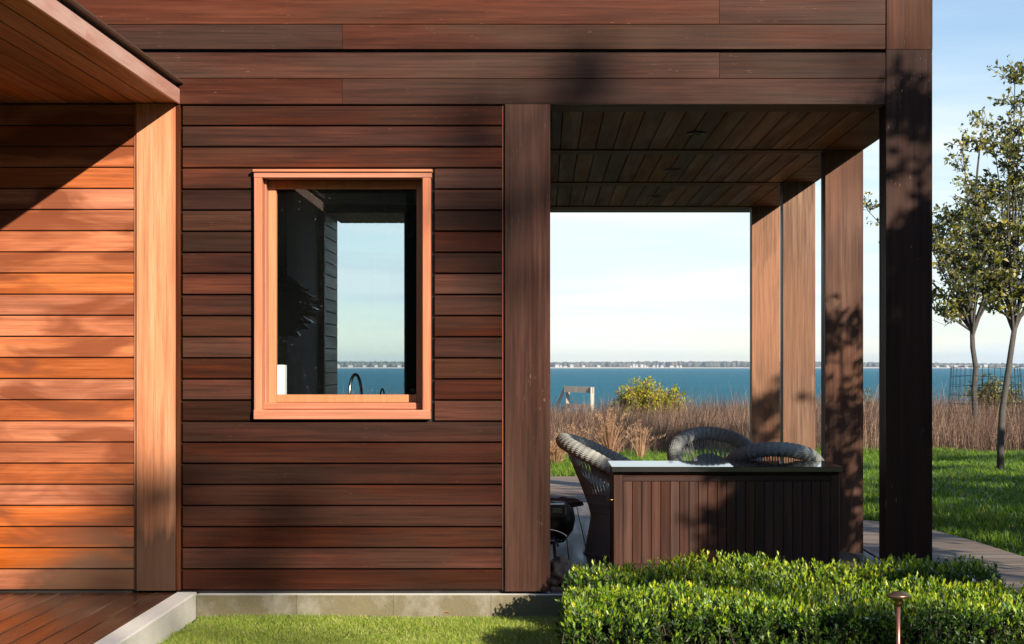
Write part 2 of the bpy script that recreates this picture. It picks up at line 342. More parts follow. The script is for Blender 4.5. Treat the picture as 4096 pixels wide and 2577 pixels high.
def leafmat(name, stops, transl=.35, gloss=.12, rough=.35, attr=False, var=.5, patch=0, pscale=1.5):
    m = NT(name)
    geo = m.n('ShaderNodeNewGeometry'); rnd = geo.outputs['Random Per Island']
    if attr:
        t = m.n('ShaderNodeAttribute', attribute_name='tint').outputs['Fac']
        f = m.math('ADD', m.math('MULTIPLY', t, 1-var*.5), m.math('MULTIPLY', m.math('SUBTRACT', rnd, .5), var))
    else: f = rnd
    if patch:
        pn = m.noise(m.map(m.pos(), (pscale, pscale*.6, .2)), 1.0, 3, .6)
        f = m.math('ADD', f, m.math('MULTIPLY', m.math('SUBTRACT', pn, .5), patch*2))
    col = m.ramp(f, stops)
    d = m.n('ShaderNodeBsdfDiffuse', {'Color': col}); tr = m.n('ShaderNodeBsdfTranslucent', {'Color': m.mix(.5, col, m.mix(1.0, col, (1.5, 1.6, .5), 'MULTIPLY'))})
    g = m.n('ShaderNodeBsdfGlossy', {'Color': (1, 1, 1, 1), 'Roughness': rough})
    a = m.n('ShaderNodeMixShader', {0: transl}); m.t.links.new(d.outputs[0], a.inputs[1]); m.t.links.new(tr.outputs[0], a.inputs[2])
    fr = m.math('MULTIPLY', m.n('ShaderNodeFresnel', {'IOR': 1.45}).outputs[0], gloss*8, True)
    b = m.n('ShaderNodeMixShader', {0: fr}); m.t.links.new(a.outputs[0], b.inputs[1]); m.t.links.new(g.outputs[0], b.inputs[2])
    m.surf(b.outputs[0]); return m.m
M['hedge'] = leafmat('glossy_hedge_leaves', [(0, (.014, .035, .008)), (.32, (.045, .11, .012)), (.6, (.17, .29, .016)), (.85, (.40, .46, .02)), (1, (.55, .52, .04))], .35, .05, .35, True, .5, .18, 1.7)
M['tree'] = leafmat('tree_leaves', [(0, (.055, .062, .013)), (.5, (.13, .14, .02)), (.85, (.26, .245, .035)), (1, (.36, .27, .05))], .35, .05, .4)
M['bush'] = leafmat('bayberry_leaves', [(0, (.14, .17, .012)), (.5, (.34, .34, .015)), (.88, (.46, .40, .02)), (.95, (.40, .16, .02)), (1, (.34, .06, .03))], .4, .04, .45)
M['bush2'] = leafmat('dark_bayberry_leaves', [(0, (.04, .055, .012)), (.6, (.10, .12, .015)), (1, (.28, .21, .03))], .3, .05, .4)
M['lawn'] = leafmat('lawn_blades', [(0, (.035, .09, .008)), (.5, (.11, .215, .012)), (.9, (.22, .34, .022)), (1, (.34, .32, .07))], .4, .03, .5, patch=.25, pscale=1.2)
M['lawn_dry'] = leafmat('bright_lawn_blades', [(0, (.12, .20, .02)), (.5, (.27, .37, .04)), (.8, (.42, .50, .07)), (1, (.60, .53, .24))], .4, .04, .5, patch=.3, pscale=3.5)
M['drygrass'] = leafmat('russet_dry_grass', [(0, (.036, .024, .022)), (.35, (.088, .055, .046)), (.7, (.175, .110, .085)), (1, (.44, .30, .215))], .3, .02, .6, patch=.45, pscale=1.6)
M['plume'] = leafmat('pale_plume_grass', [(0, (.30, .16, .09)), (.6, (.44, .26, .16)), (1, (.58, .39, .25))], .35, .02, .6)
M['bark'] = plain('grey_bark', (.11, .10, .09), .9, bump=.8, scale=34, c2=(.02, .017, .015))
M['twig'] = plain('brown_twigs', (.07, .045, .03), .9)
M['wicker'] = plain('grey_painted_wicker', (.37, .375, .35), .5, bump=.1, scale=6, c2=(.27, .275, .26))
M['core2'] = plain('added_screen_dark_green', (.03, .045, .015), 1.0, spec=.1, scale=3, c2=(.012, .02, .008))  # for the added dark screen behind the camera
M['core'] = plain('hedge_inner_branches', (.012, .014, .007), 1.0, spec=0)
def ground_mat():
    m = NT('lawn_soil'); p = m.pos(); x, y, z = m.sep(p)
    n = m.noise(p, 1.4, 5, .6); n2 = m.noise(p, 30, 4)
    g = m.mix(n2, (.022, .045, .010), (.05, .085, .016))
    b = m.mix(n2, (.10, .06, .04), (.16, .10, .065))
    k = m.ramp(m.math('ADD', m.math('MULTIPLY', m.math('SUBTRACT', y, 15.2), .5), n), [(.4, 0), (.8, 1)])
    m.bsdf(Base_Color=m.mix(k, g, b), Roughness=1.0, Specular_IOR_Level=.1, Normal=m.bump(n2, .6, .03)); return m.m
M['ground'] = ground_mat()
def sea_mat():
    m = NT('sea_water'); p = m.pos()
    a = m.noise(m.map(p, (.10, .30, 1)), 1.0, 6, .62, .4); b = m.noise(m.map(p, (.006, .02, 1)), 1.0, 4)
    c = m.noise(m.map(p, (.55, 1.4, 1)), 1.0, 3, .6)
    col = m.mix(b, (.002, .115, .175), (.004, .16, .225))
    h = m.math('ADD', a, m.math('MULTIPLY', c, .25))
    bn = m.bump(h, 1.0, 4.0); d = m.n('ShaderNodeBsdfDiffuse', {'Color': col, 'Normal': bn}); g = m.n('ShaderNodeBsdfGlossy', {'Color': (.85, .95, 1, 1), 'Roughness': .22, 'Normal': bn})
    x_ = m.n('ShaderNodeMixShader', {0: .12}); m.t.links.new(d.outputs[0], x_.inputs[1]); m.t.links.new(g.outputs[0], x_.inputs[2]); m.surf(x_.outputs[0]); return m.m
M['sea'] = sea_mat()
def woods_mat():
    m = NT('far_autumn_woods'); p = m.pos()
    a = m.noise(m.map(p, (.02, .02, .05)), 1.0, 5, .65); b = m.noise(p, .006, 3)
    col = m.ramp(a, [(.3, (.07, .075, .06)), (.5, (.10, .10, .075)), (.68, (.15, .125, .095))])
    col = m.mix(m.ramp(b, [(.45, 0), (.7, .5)]), col, (.15, .10, .07))
    m.bsdf(Base_Color=col, Roughness=1.0, Specular_IOR_Level=.1); return m.m
M['woods'] = woods_mat()

# ================================================================== STRUCTURE: ground, sea, far shore
def smooth(a, b, t):
    t = np.clip((t-a)/(b-a), 0, 1); return t*t*(3-2*t)
def zg(x, y):
    z = -.16 + .12*smooth(1.0, 5.0, y)
    z = z + .07*smooth(3.0, 6.0, x)*smooth(1.5, 4, y)
    bump = .03*np.sin(x*.9+1)*np.sin(y*.7)+.015*np.sin(x*2.3)*np.cos(y*1.9)
    z = z + bump*smooth(11, 14, y)
    z = z - 7.2*smooth(34, 58, y)
    return z
xs = np.unique(np.concatenate([np.linspace(-1500, -40, 8), np.linspace(-40, 40, 121), np.linspace(40, 1500, 8)]))
ys = np.unique(np.concatenate([np.linspace(-900, -30, 8), np.linspace(-30, 60, 136)]))
X, Y = np.meshgrid(xs, ys); Z = zg(X, Y)
V = np.stack([X, Y, Z], -1).reshape(-1, 3); nx = len(xs); ny = len(ys)
ii, jj = np.meshgrid(np.arange(nx-1), np.arange(ny-1)); a = (jj*nx+ii).ravel()
o = link('ground', np_mesh('ground', V, np.stack([a, a+1, a+nx+1, a+nx], 1), True), M['ground']); tag(o, 'grassy ground running from the house to the bluff edge', kind='structure')
SEA = -6.0
m_ = MB(); m_.add([(-9000, 45, SEA), (9000, 45, SEA), (9000, 9000, SEA), (-9000, 9000, SEA)], [(0, 1, 2, 3)])
tag(m_.build('sea', M['sea']), 'blue-green bay water below the bluff', kind='structure')
SH = 4150.0
def shore_y(x): return SH+60*np.sin(x*.0021)+25*np.sin(x*.009+1)
xs = np.linspace(-4500, 4500, 500); yy = shore_y(xs)
V = np.concatenate([np.stack([xs, yy, np.full_like(xs, SEA-.5)], 1), np.stack([xs, yy+25, np.full_like(xs, SEA+2.6+.6*np.sin(xs*.01))], 1), np.stack([xs, yy+120, np.full_like(xs, SEA+4.0)], 1)])
n = len(xs); a = np.arange(n-1); F = np.concatenate([np.stack([a+k*n, a+1+k*n, a+1+(k+1)*n, a+(k+1)*n], 1) for k in (0, 1)])
tag(link('far_shore', np_mesh('far_shore', V, F), M['beach']), 'pale sandy beach along the far shore', kind='structure')
# far woods: a mass of rounded crowns
def blob_field(N):
    vs = []; fs = []
    ico = []
    t = (1+5**.5)/2
    base = np.array([(-1,t,0),(1,t,0),(-1,-t,0),(1,-t,0),(0,-1,t),(0,1,t),(0,-1,-t),(0,1,-t),(t,0,-1),(t,0,1),(-t,0,-1),(-t,0,1)], float); base /= np.linalg.norm(base[0])
    tri = np.array([(0,11,5),(0,5,1),(0,1,7),(0,7,10),(0,10,11),(1,5,9),(5,11,4),(11,10,2),(10,7,6),(7,1,8),(3,9,4),(3,4,2),(3,2,6),(3,6,8),(3,8,9),(4,9,5),(2,4,11),(6,2,10),(8,6,7),(9,8,1)])
    px = RNG.uniform(-4400, 4400, N); py = shore_y(px)+55+RNG.uniform(0, 110, N)
    hh = 7.5+4.0*np.sin(px*.0031+.6)*np.sin(px*.0011)+RNG.normal(0, .8, N)+(py-shore_y(px))*.02
    r = RNG.uniform(4, 7, N)
    Vv = base[None]*np.stack([r*1.2, r, hh*.55+2], -1)[:, None]*RNG.uniform(.75, 1.2, (N, 12, 1))
    Vv = Vv+np.stack([px, py, np.full(N, SEA+3)+hh*.55], -1)[:, None]
    Ff = tri[None]+np.arange(N)[:, None, None]*12
    return Vv.reshape(-1, 3), Ff.reshape(-1, 3)
V, F = blob_field(9500)
tag(link('far_woods', np_mesh('far_woods', V, F, True), M['woods']), 'hazy line of autumn woods along the far shore', 'woods', kind='stuff')
# houses on the far shore
ORD = ['first', 'second', 'third', 'fourth', 'fifth', 'sixth', 'seventh', 'eighth', 'ninth', 'tenth', 'eleventh', 'twelfth', 'thirteenth', 'fourteenth', 'fifteenth', 'sixteenth', 'seventeenth', 'eighteenth']
def far_house(u, wpx, hpx, label, tone=0):
    x = (u-VPX)/FPX*(DIST+SH+30); y = float(shore_y(np.array([x]))[0])+24
    wd = wpx/FPX*(DIST+SH); ht = hpx/FPX*(DIST+SH)
    h = empty('far_house', (x, y, SEA+1.2)); tag(h, label, 'house', 'houses on the far shore')
    MB().box(-wd/2, wd/2, -4, 4, 0, ht*.62+1).build('wall', M['house_white'], h)
    b = ht*.62+1; t = ht+1.2
    MB().add([(-wd/2-.6,-4.6,b),(wd/2+.6,-4.6,b),(wd/2+.6,4.6,b),(-wd/2-.6,4.6,b),(-wd*.42,0,t),(wd*.42,0,t)], [(0,1,5,4),(1,2,5),(2,3,4,5),(3,0,4),(0,3,2,1)]).build('roof', M['house_white'] if tone == 0 else M['house_roof'], h)
for i, (u, a, b) in enumerate([(2229, 16, 11), (2245, 8, 9), (2262, 14, 6), (2288, 13, 12), (2336, 10, 9), (2397, 13, 10), (2527, 9, 9), (2539, 10, 13), (2550, 8, 12), (2570, 11, 13), (2583, 8, 10), (2592, 6, 7), (2617, 10, 8), (2632, 5, 11), (2650, 12, 10), (2688, 15, 9), (2712, 8, 8), (2725, 9, 9)]):
    far_house(u, a, b, ORD[i]+' tiny white house from the left on the far shore, seen through the porch', int(a) % 3 == 0)
for i, (u, a, b) in enumerate([(1363, 12, 12), (1412, 18, 9), (1468, 12, 9), (1515, 12, 11), (1549, 12, 11), (1606, 13, 12)]):
    far_house(u, a, b, ORD[i]+' tiny white house from the left on the far shore, seen through the window', int(a) % 2)
for i, (u, a, b) in enumerate([(3764, 10, 7), (3803, 10, 9), (3834, 16, 9), (3873, 12, 8), (3930, 9, 8), (3948, 14, 12), (4047, 8, 10), (4058, 7, 8)]):
    far_house(u, a, b, ORD[i]+' tiny pale house from the left on the far shore, right of the corner column', int(a) % 2)

# ================================================================== HOUSE
house = empty('house'); tag(house, 'dark red-brown timber-clad house with cedar window and open sea-view porch', 'house')
ZB = 0.0; ZT = FZ(418); NB = 23
def rows(v0=415., v1=2362.):
    e = np.linspace(v0, v1, NB+1)
    return [(FZ(e[i+1]), FZ(e[i])) for i in range(NB)]
# left cedar wall
lw = empty('cedar_wall', parent=house)
MB().box(-6.0, FX(545), .034, .20, -.02, 2.95).build('backing', M['dark'], lw)
for k, (z0, z1) in enumerate(rows()):
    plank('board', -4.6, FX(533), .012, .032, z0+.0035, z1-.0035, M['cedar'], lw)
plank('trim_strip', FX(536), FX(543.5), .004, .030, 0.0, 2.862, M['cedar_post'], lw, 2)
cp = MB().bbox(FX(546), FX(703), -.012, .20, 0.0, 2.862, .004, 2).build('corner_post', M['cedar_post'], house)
tag(cp, 'bright cedar corner post with weathered dark foot')
MB().bbox(FX(704.5), FX(721), -.004, .20, 0.0, 2.862, .003, 2).build('edge_strip', M['post'], cp)
# main facade cladding
fc = empty('facade_cladding', parent=house)
XL, XR = FX(730), FX(2007); wx0, wx1, wz0, wz1 = FX(1012), FX(1731), FZ(1684), FZ(676)
b_ = MB(); b_.box(FX(721), wx0+.012, .036, .19, -.02, 2.95); b_.box(wx1-.012, FX(2019), .036, .19, -.02, 2.95)
b_.box(wx0+.012, wx1-.012, .036, .19, -.02, wz0+.012); b_.box(wx0+.012, wx1-.012, .036, .19, wz1-.012, 2.95); b_.build('backing', M['dark'], fc)
for k, (z0, z1) in enumerate(rows(418., 2362.)):
    a, b = z0+.0045, z1-.0045
    if z1 > wz0+.03 and z0 < wz1-.03:
        plank('board', XL, wx0-.004, .010, .034, a, b, M['clad'], fc); plank('board', wx1+.012, XR, .010, .034, a, b, M['clad'], fc)
    else: plank('board', XL, XR, .010, .034, a, b, M['clad'], fc)
plank('trim_strip', FX(2008.5), FX(2012.5), .006, .034, 0, 2.86, M['cedar_post'], fc, 2, .001)
pp = MB().bbox(FX(2019), FX(2201), -.008, .24, -.005, FZ(415), .004, 2).build('porch_post', M['post'], house)
# fascia band (four visible rows plus the rows above the frame)
fb = empty('fascia_band', parent=house)
XE = FX(3541)
fr = [(FZ(418), FZ(316), [1370]), (FZ(314.5), FZ(212), [2877]), (FZ(198), FZ(100), [1370]), (FZ(98.5), FZ(-70), [2877]), (FZ(-71.5), FZ(-190), [1370]), (FZ(-191.5), FZ(-330), [2200])]
for k, (z0, z1, js) in enumerate(fr):
    e = [-4.5]+[FX(j) for j in js]+[XE]
    for i in range(len(e)-1):
        plank('fascia_board', e[i]+.0008, e[i+1]-.0012, -.010-.0015*(k % 2), .022, z0, z1, M['fascia'], fb, 0, .002)
MB().box(-4.5, XE, .024, .20, FZ(414), FZ(-330)).build('backing', M['dark'], fb)
up = MB().bbox(FX(3543), FX(3728), -.016, .20, FZ(198.6), FZ(-330), .003, 2).build('upper_corner_post', M['post'], house)
MB().box(-6.0, 2.28, .2, 8.32, 2.97, 3.95).build('roof', M['roof'], house)
# porch columns
BAY = 2.155; CX0, CX1 = 2.003, 2.276; SZ = 2.866
for k in range(4):
    y = BAY*k
    top = FZ(200) if k == 0 else SZ
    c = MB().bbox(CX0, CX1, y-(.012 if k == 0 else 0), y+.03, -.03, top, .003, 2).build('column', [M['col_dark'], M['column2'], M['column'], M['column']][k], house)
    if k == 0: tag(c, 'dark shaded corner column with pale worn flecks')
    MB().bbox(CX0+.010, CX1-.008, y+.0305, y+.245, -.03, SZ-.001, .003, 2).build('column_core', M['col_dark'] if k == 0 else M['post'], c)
# porch ceiling
pc = empty('porch_ceiling', parent=house)
yb = [(.03, .30)]+[(BAY*k, BAY*k+.245) for k in (1, 2, 3)]
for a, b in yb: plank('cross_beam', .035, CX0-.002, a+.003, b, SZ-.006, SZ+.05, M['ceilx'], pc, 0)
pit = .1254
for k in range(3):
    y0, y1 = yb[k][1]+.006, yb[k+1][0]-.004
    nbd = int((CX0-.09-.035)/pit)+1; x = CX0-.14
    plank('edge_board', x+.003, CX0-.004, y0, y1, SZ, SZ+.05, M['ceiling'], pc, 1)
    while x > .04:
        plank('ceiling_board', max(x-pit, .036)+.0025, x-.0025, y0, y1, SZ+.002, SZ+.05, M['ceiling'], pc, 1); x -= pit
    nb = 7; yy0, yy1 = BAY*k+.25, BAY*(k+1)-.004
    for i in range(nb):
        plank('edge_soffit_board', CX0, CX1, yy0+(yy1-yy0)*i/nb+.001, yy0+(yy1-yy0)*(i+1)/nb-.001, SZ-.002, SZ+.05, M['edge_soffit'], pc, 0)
    d = MB().lathe([(.034, 0), (.062, 0), (.064, -.006), (.036, -.008), (.034, .0)], 28)
    d = d.build('downlight', M['trim_dark'], pc, (1.005, 1.28+2.12*k, SZ+.0005), True)
    MB().lathe([(.0, .004), (.033, .0005), (.034, -.002)], 20).build('lens', M['black'], d, (0, 0, 0))
MB().box(CX0+.004, CX1-.004, .24, BAY*3+.2, SZ+.052, 3.2).build('edge_beam', M['post'], pc)
MB().box(.0, CX1-.004, .03, BAY*3+.25, SZ+.0515, SZ+.09).build('backing', M['dark'], pc)
# wall between porch and room, clad in boards
pw = empty('porch_side_wall', parent=house)
MB().box(-.15, .004, .25, 8.2, -.03, 2.95).build('backing', M['dark'], pw)
for z0, z1 in rows(): plank('board', .006, .026, .25, 8.2, z0+.004, z1-.004, M['clad_y'], pw, 1)
# canopy over the entrance deck
cn = empty('canopy', parent=house)
CXE = FX(712); CY = -6.2; DROP = .0075
def cz(y): return 2.866+DROP*y
x = CXE; k = 0
def slope_plank(name, x0, x1, y0, y1, zb, h, mat, parent, b=.002):
    o = plank(name, x0, x1, y0, y1, 0, h, mat, parent, 1, b)
    o.location.z = cz((y0+y1)/2)+zb+h/2; o.rotation_euler.x = math.atan(DROP); return o
while x > -6.0:
    x2 = x-.127
    js = [CY, -3.1 if k % 3 else -1.9, .010] if k % 2 else [CY, -.0+.010]
    for i in range(len(js)-1): slope_plank('soffit_board', x2+.0045, x-.0045-(.004 if k == 0 else 0), js[i]+.001, js[i+1]-.001, 0, .02, M['soffit'], cn)
    x = x2; k += 1
for y0, y1 in [(CY, -2.05), (-2.049, .004)]:
    slope_plank('fascia', CXE-.004, CXE+.012, y0, y1, -.006, .088, M['copper'], cn)
slope_plank('drip_edge', CXE-.03, CXE+.036, CY, -.012, .112, .012, M['flash'], cn)
slope_plank('shadow_reveal', CXE-.06, CXE-.008, CY, -.012, .07, .042, M['dark'], cn)
slope_plank('roof_deck', -6.0, CXE-.065, CY, -.012, .024, .1, M['dark'], cn)
# window
wd = empty('window', parent=house); YF = -.028
def wb(name, u0, u1, v0, v1, y0, y1, mat, ax, b=.003, at=0):
    x0, _, z1 = W(u0, v0, at); x1, _, z0 = W(u1, v1, at)
    return MB().bbox(x0, x1, y0, y1, z0, z1, b, ax).build(name, mat, wd)
wb('drip_cap', 1016, 1730, 680, 690.5, YF-.014, .10, M['winframe'], 0, .002)
wb('head_casing', 1019, 1727, 691, 713, YF, .16, M['winframe'], 0)
wb('jamb_casing', 1019, 1051, 713.4, 1645, YF, .16, M['winframe_v'], 2)
wb('jamb_casing', 1691, 1723, 713.4, 1645, YF, .16, M['winframe_v'], 2)
wb('inner_stop', 1051.3, 1060, 713.4, 1640, .04, .16, M['winframe_v'], 2)
wb('inner_stop', 1684, 1690.7, 713.4, 1640, .04, .16, M['winframe_v'], 2)
wb('sill', 1019, 1723, 1640, 1677, YF-.006, .16, M['winframe'], 0, .004)
wb('sill_step', 1051.5, 1690.5, 1612, 1639.6, .035, .16, M['winframe'], 0, .006)
YS = .105
wb('sash_stile', 1060.5, 1093, 716, 1618, YS, .155, M['sash'], 2, .003, 0)
wb('sash_stile', 1661, 1683.5, 716, 1618, YS, .155, M['sash'], 2, .003, 0)
wb('sash_rail', 1093.4, 1660.6, 716, 748, YS, .155, M['sash'], 0, .003, 0)
wb('sash_rail', 1093.4, 1660.6, 1580, 1611.5, YS, .155, M['sash'], 0, .003, 0)
x0, _, z1 = W(1090, 745, 0); x1, _, z0 = W(1665, 1584, 0)
MB().box(x0, x1, .128, .134, z0, z1).build('pane', M['glass'], wd)
lb = MB().box(-.012, .012, -.0008, 0, -.010, .010).build('glass_sticker', M['black'], wd, W(1650, 1562, .127))
# interior seen through the window
it = empty('interior_room', parent=house)
MB().box(-6.0, -.16, .2, 8.3, -.12, -.02).build('floor', M['roomdark'], it)
MB().box(-6.0, -.16, .19, 7.0, 2.93, 2.965).build('room_ceiling', M['ceil_in'], it)
MB().box(-2.42, -2.26, 4.9, 6.98, -.02, 2.93).build('partition_wall', M['room'], it)
MB().box(-6.0, -5.8, .19, 8.2, -.02, 2.95).build('end_wall', M['roomdark'], it)
MB().box(-5.8, -2.42, 6.9, 7.0, -.02, 2.95).build('rear_wall', M['roomdark'], it)
MB().box(-.24, -.16, .19, 6.9, -.02, 2.93).build('side_wall', M['roomdark'], it)
# rear glazed opening and the covered rear porch
MB().bbox(-2.258, -2.205, 6.97, 7.03, -.02, 2.93, .003, 2).build('door_frame', M['ceilx'], it)
MB().bbox(-2.20, -.16, 6.98, 7.02, 2.875, 2.93, .003, 0).build('door_head', M['ceilx'], it)
MB().box(-1.40, -.16, 6.9, 7.0, -.02, 2.875).build('rear_wall', M['roomdark'], it)
MB().box(-1.472, -1.2, 8.0, 8.28, -.02, 2.86).build('rear_post', M['post'], it)
MB().box(-2.199, -1.402, 6.996, 7.004, -.02, 2.874).build('rear_pane', M['glass'], it)
rp_ = empty('rear_porch', parent=house)
MB().box(-6.0, -2.225, 7.01, 8.20, -.02, 2.95).build('backing', M['dark'], rp_)
for z0, z1 in rows(): plank('board', -2.222, -2.200, 7.035, 8.02, z0+.004, z1-.004, M['siding'], rp_, 1)
for i in range(17): plank('soffit_board', -2.2+i*.1254+.0025, -2.2+(i+1)*.1254-.0025, 7.03, 8.28, 2.852, 2.88, M['siding'], rp_, 1)
# foundation
fd = MB().box(FX(792), 2.4, -.045, .2, -.5, -.022).build('foundation', M['concrete'], house)
for u in (1190, 1576, 1965):
    MB().box(FX(u)-.0008, FX(u)+.0008, -.0455, -.03, -.3, -.0215).build('joint', M['dark'], fd)
# ------------------------------------------------------------------ decks, kerb, boardwalk (setting)
kb = MB()
kb.bbox(FX(706), FX(790), -7.5, -.012, -.5, -.008, .008, 1).build('kerb', M['concrete'])
kb = bpy.data.objects['kerb']; tag(kb, 'pale mossy concrete kerb between entrance deck and lawn', kind='structure')
dk = MB().box(-6.0, FX(704), -7.5, .03, -.3, -.045).build('entrance_deck', M['dark']); tag(dk, 'dark glossy timber deck under the canopy', kind='structure')
x = FX(702)
while x > -5.6:
    plank('plank', x-.134+.003, x-.003, -7.5, .004, -.042, -.014, M['deck'], dk, 1, .004); x -= .134
pd = MB().box(.0, 2.32, .2, 6.75, -.3, -.045).build('porch_deck', M['dark']); tag(pd, 'grey timber deck under the porch ceiling', kind='structure')
x = .03
while x < 2.28:
    plank('plank', x+.002, min(x+.134, 2.31)-.002, .02, 6.70, -.042, -.016, M['greydeck_y'], pd, 1, .004); x += .134
bd = MB().box(-5.0, 2.3, 6.76, 10.6, -.3, -.045).build('rear_deck', M['dark']); tag(bd, 'silvery weathered deck beyond the porch', kind='structure')
y = 6.78
while y < 10.55:
    plank('plank', -5.0, 2.3, y+.003, y+.137, -.042, -.016, M['greydeck'], bd, 0, .004); y += .14
def edge_x(y): return float(np.interp(y, [-3, 1.87, 3.0, 3.9, 4.5, 4.95], [3.75, 3.36, 3.28, 3.16, 2.98, 2.60]))
bw = MB().box(2.33, 2.55, -3, 4.7, -.3, -.06).build('boardwalk', M['dark']); tag(bw, 'curving plank boardwalk between porch corner and lawn', kind='structure')
y = -2.9
while y < 4.9:
    a, b = edge_x(y), edge_x(y+.14)
    vs = []
    for z in (-.045, -.018): vs += [(2.33, y+.003, z), (a, y+.003, z), (b, y+.137, z), (2.33, y+.137, z)]
    cxm, cym = (2.33+a)/2, y+.07
    vs = [(p[0]-cxm, p[1]-cym, p[2]+.03) for p in vs]
    MB().add(vs, [(0,3,2,1),(4,5,6,7),(0,1,5,4),(1,2,6,5),(2,3,7,6),(3,0,4,7)]).build('plank', M['greydeck'], bw, (cxm, cym, -.03)); y += .14
# ================================================================== FOLIAGE TOOLS
def frames(D, roll):
    D = D/np.linalg.norm(D, axis=1, keepdims=True)
    ref = np.where(np.abs(D[:, 2:3]) < .9, np.array([[0, 0, 1.]]), np.array([[1., 0, 0]]))
    A = np.cross(D, ref); A /= np.linalg.norm(A, axis=1, keepdims=True); B = np.cross(A, D)
    c, s = np.cos(roll)[:, None], np.sin(roll)[:, None]
    return D, A*c+B*s, B*c-A*s
def leaves(P, D, L_, Wd, roll, fold=.18, droop=.15, tint=None):
    # leaf of 5 vertices, folded along the midrib
    D, A, B = frames(D, roll); L_ = L_[:, None]; Wd = Wd[:, None]
    v = np.stack([P, P+D*L_*.55+A*Wd*.5+B*Wd*fold, P+D*L_*.52, P+D*L_*.55-A*Wd*.5+B*Wd*fold, P+D*L_-B*L_*droop], 1)
    n = len(P); t = np.array([(0, 2, 1), (0, 3, 2), (1, 2, 4), (2, 3, 4)])
    F = (t[None]+np.arange(n)[:, None, None]*5).reshape(-1, 3)
    return v.reshape(-1, 3), F, (None if tint is None else np.repeat(tint, 5))
def blades(P, H, lean, width, az):
    n = len(P); a = np.stack([np.cos(az), np.sin(az), np.zeros(n)], 1)*width[:, None]*.5
    up = np.array([[0, 0, 1.]])
    m1 = P+up*(H*.5)[:, None]+lean*.28; m2 = P+up*(H*.82)[:, None]+lean*.66; tp = P+up*(H*.98)[:, None]+lean
    v = np.stack([P-a, P+a, m1-a*.8, m1+a*.8, m2-a*.45, m2+a*.45, tp], 1)
    t = np.array([(0, 1, 3), (0, 3, 2), (2, 3, 5), (2, 5, 4), (4, 5, 6)])
    return v.reshape(-1, 3), (t[None]+np.arange(n)[:, None, None]*7).reshape(-1, 3)
def blades3(P, H, lean, width, az):
    n = len(P); a = np.stack([np.cos(az), np.sin(az), np.zeros(n)], 1)*width[:, None]*.5
    up = np.array([[0, 0, 1.]])
    m = P+up*(H*.6)[:, None]+lean*.4; tp = P+up*H[:, None]+lean
    v = np.stack([P-a, P+a, m-a*.7, m+a*.7, tp], 1); t = np.array([(0, 1, 3), (0, 3, 2), (2, 3, 4)])
    return v.reshape(-1, 3), (t[None]+np.arange(n)[:, None, None]*5).reshape(-1, 3)
def rdir(n, rng): 
    d = rng.normal(size=(n, 3)); return d/np.linalg.norm(d, axis=1, keepdims=True)

# ------------------------------------------------------------------ trees
def bez(p0, p1, p2, n): return [tuple((1-t)**2*np.array(p0)+2*t*(1-t)*np.array(p1)+t*t*np.array(p2)) for t in np.linspace(0, 1, n)]
def tree_mesh(seed, trunk, r0, r1, crown_c, crown_r, nlimb=7, nsec=7, ntw=5, leaf=.075, lpt=9, keep=None, extra=None):
    """trunk: list of points; limbs run from its upper part to spots inside the crown ellipsoid; twigs carry the leaves"""
    rng = np.random.default_rng(seed); m = MB(); m.tube(trunk, list(np.linspace(r0, r1, len(trunk))), 9)
    C = np.array(crown_c); R = np.array(crown_r); fork = np.array(trunk[-1]); LP = []; LD = []
    limbs = []
    for i in range(nlimb):
        az = 2*PI*(i+rng.uniform(-.3, .3))/nlimb; el = rng.uniform(-.25, .9)
        tgt = C+R*np.array([math.cos(az)*math.cos(el), math.sin(az)*math.cos(el), math.sin(el)])*rng.uniform(.7, .95)
        limbs.append(tgt)
    limbs.append(C+R*np.array([.05, 0, 1.0]))
    if extra: limbs += [np.array(e) for e in extra]
    for li, tgt in enumerate(limbs):
        free = li > nlimb
        st = fork if rng.random() < .6 else np.array(trunk[-2])*.4+fork*.6
        midp = st*.5+tgt*.5+np.array([0, 0, .18*np.linalg.norm(tgt-st)])*rng.uniform(-.2, 1)+rng.normal(size=3)*.06
        pts = bez(st, midp, tgt, 9); m.tube(pts, list(np.linspace(r1*.62, .006, 9)), 5, False)
        for j in range(nsec):
            k = rng.integers(2, 9) if j > 1 else 8; s = np.array(pts[k]); t2 = s+(.3 if j < 2 else 1.0)*rdir(1, rng)[0]*R.mean()*rng.uniform(.25, .5)+np.array([0, 0, .12])
            q = (t2-C)/R
            if free: t2 = s+(t2-s)*.55; q = q*0
            if np.linalg.norm(q) > 1.08: t2 = C+R*q/np.linalg.norm(q)*rng.uniform(.9, 1.08)
            p2 = bez(s, s*.5+t2*.5+rng.normal(size=3)*.05, t2, 6); m.tube(p2, list(np.linspace(.009, .003, 6)), 4, False)
            for h in range(ntw):
                s3 = np.array(p2[rng.integers(1, 6)]); d = rdir(1, rng)[0]; d[2] = abs(d[2])*.8+.1; ln = rng.uniform(.15, .38)
                t3 = s3+d*ln; m.tube([s3, s3*.5+t3*.5+rng.normal(size=3)*.012, t3], [.0035, .003, .002], 3, False)
                for z in range(lpt):
                    f = rng.uniform(.15, 1); LP.append(s3+(t3-s3)*f+rng.normal(size=3)*.008); LD.append(d*.5+rdir(1, rng)[0]*.8+np.array([0, 0, -.12]))
    P = np.array(LP); D = np.array(LD)
    if keep is not None: k = keep(P); P, D = P[k], D[k]
    n = len(P); V, F, _ = leaves(P, D, rng.uniform(.7, 1.15, n)*leaf, rng.uniform(.42, .6, n)*leaf, rng.uniform(0, 2*PI, n), .22, .25)
    return m.mesh('trunk', True), np_mesh('crown', V, F)
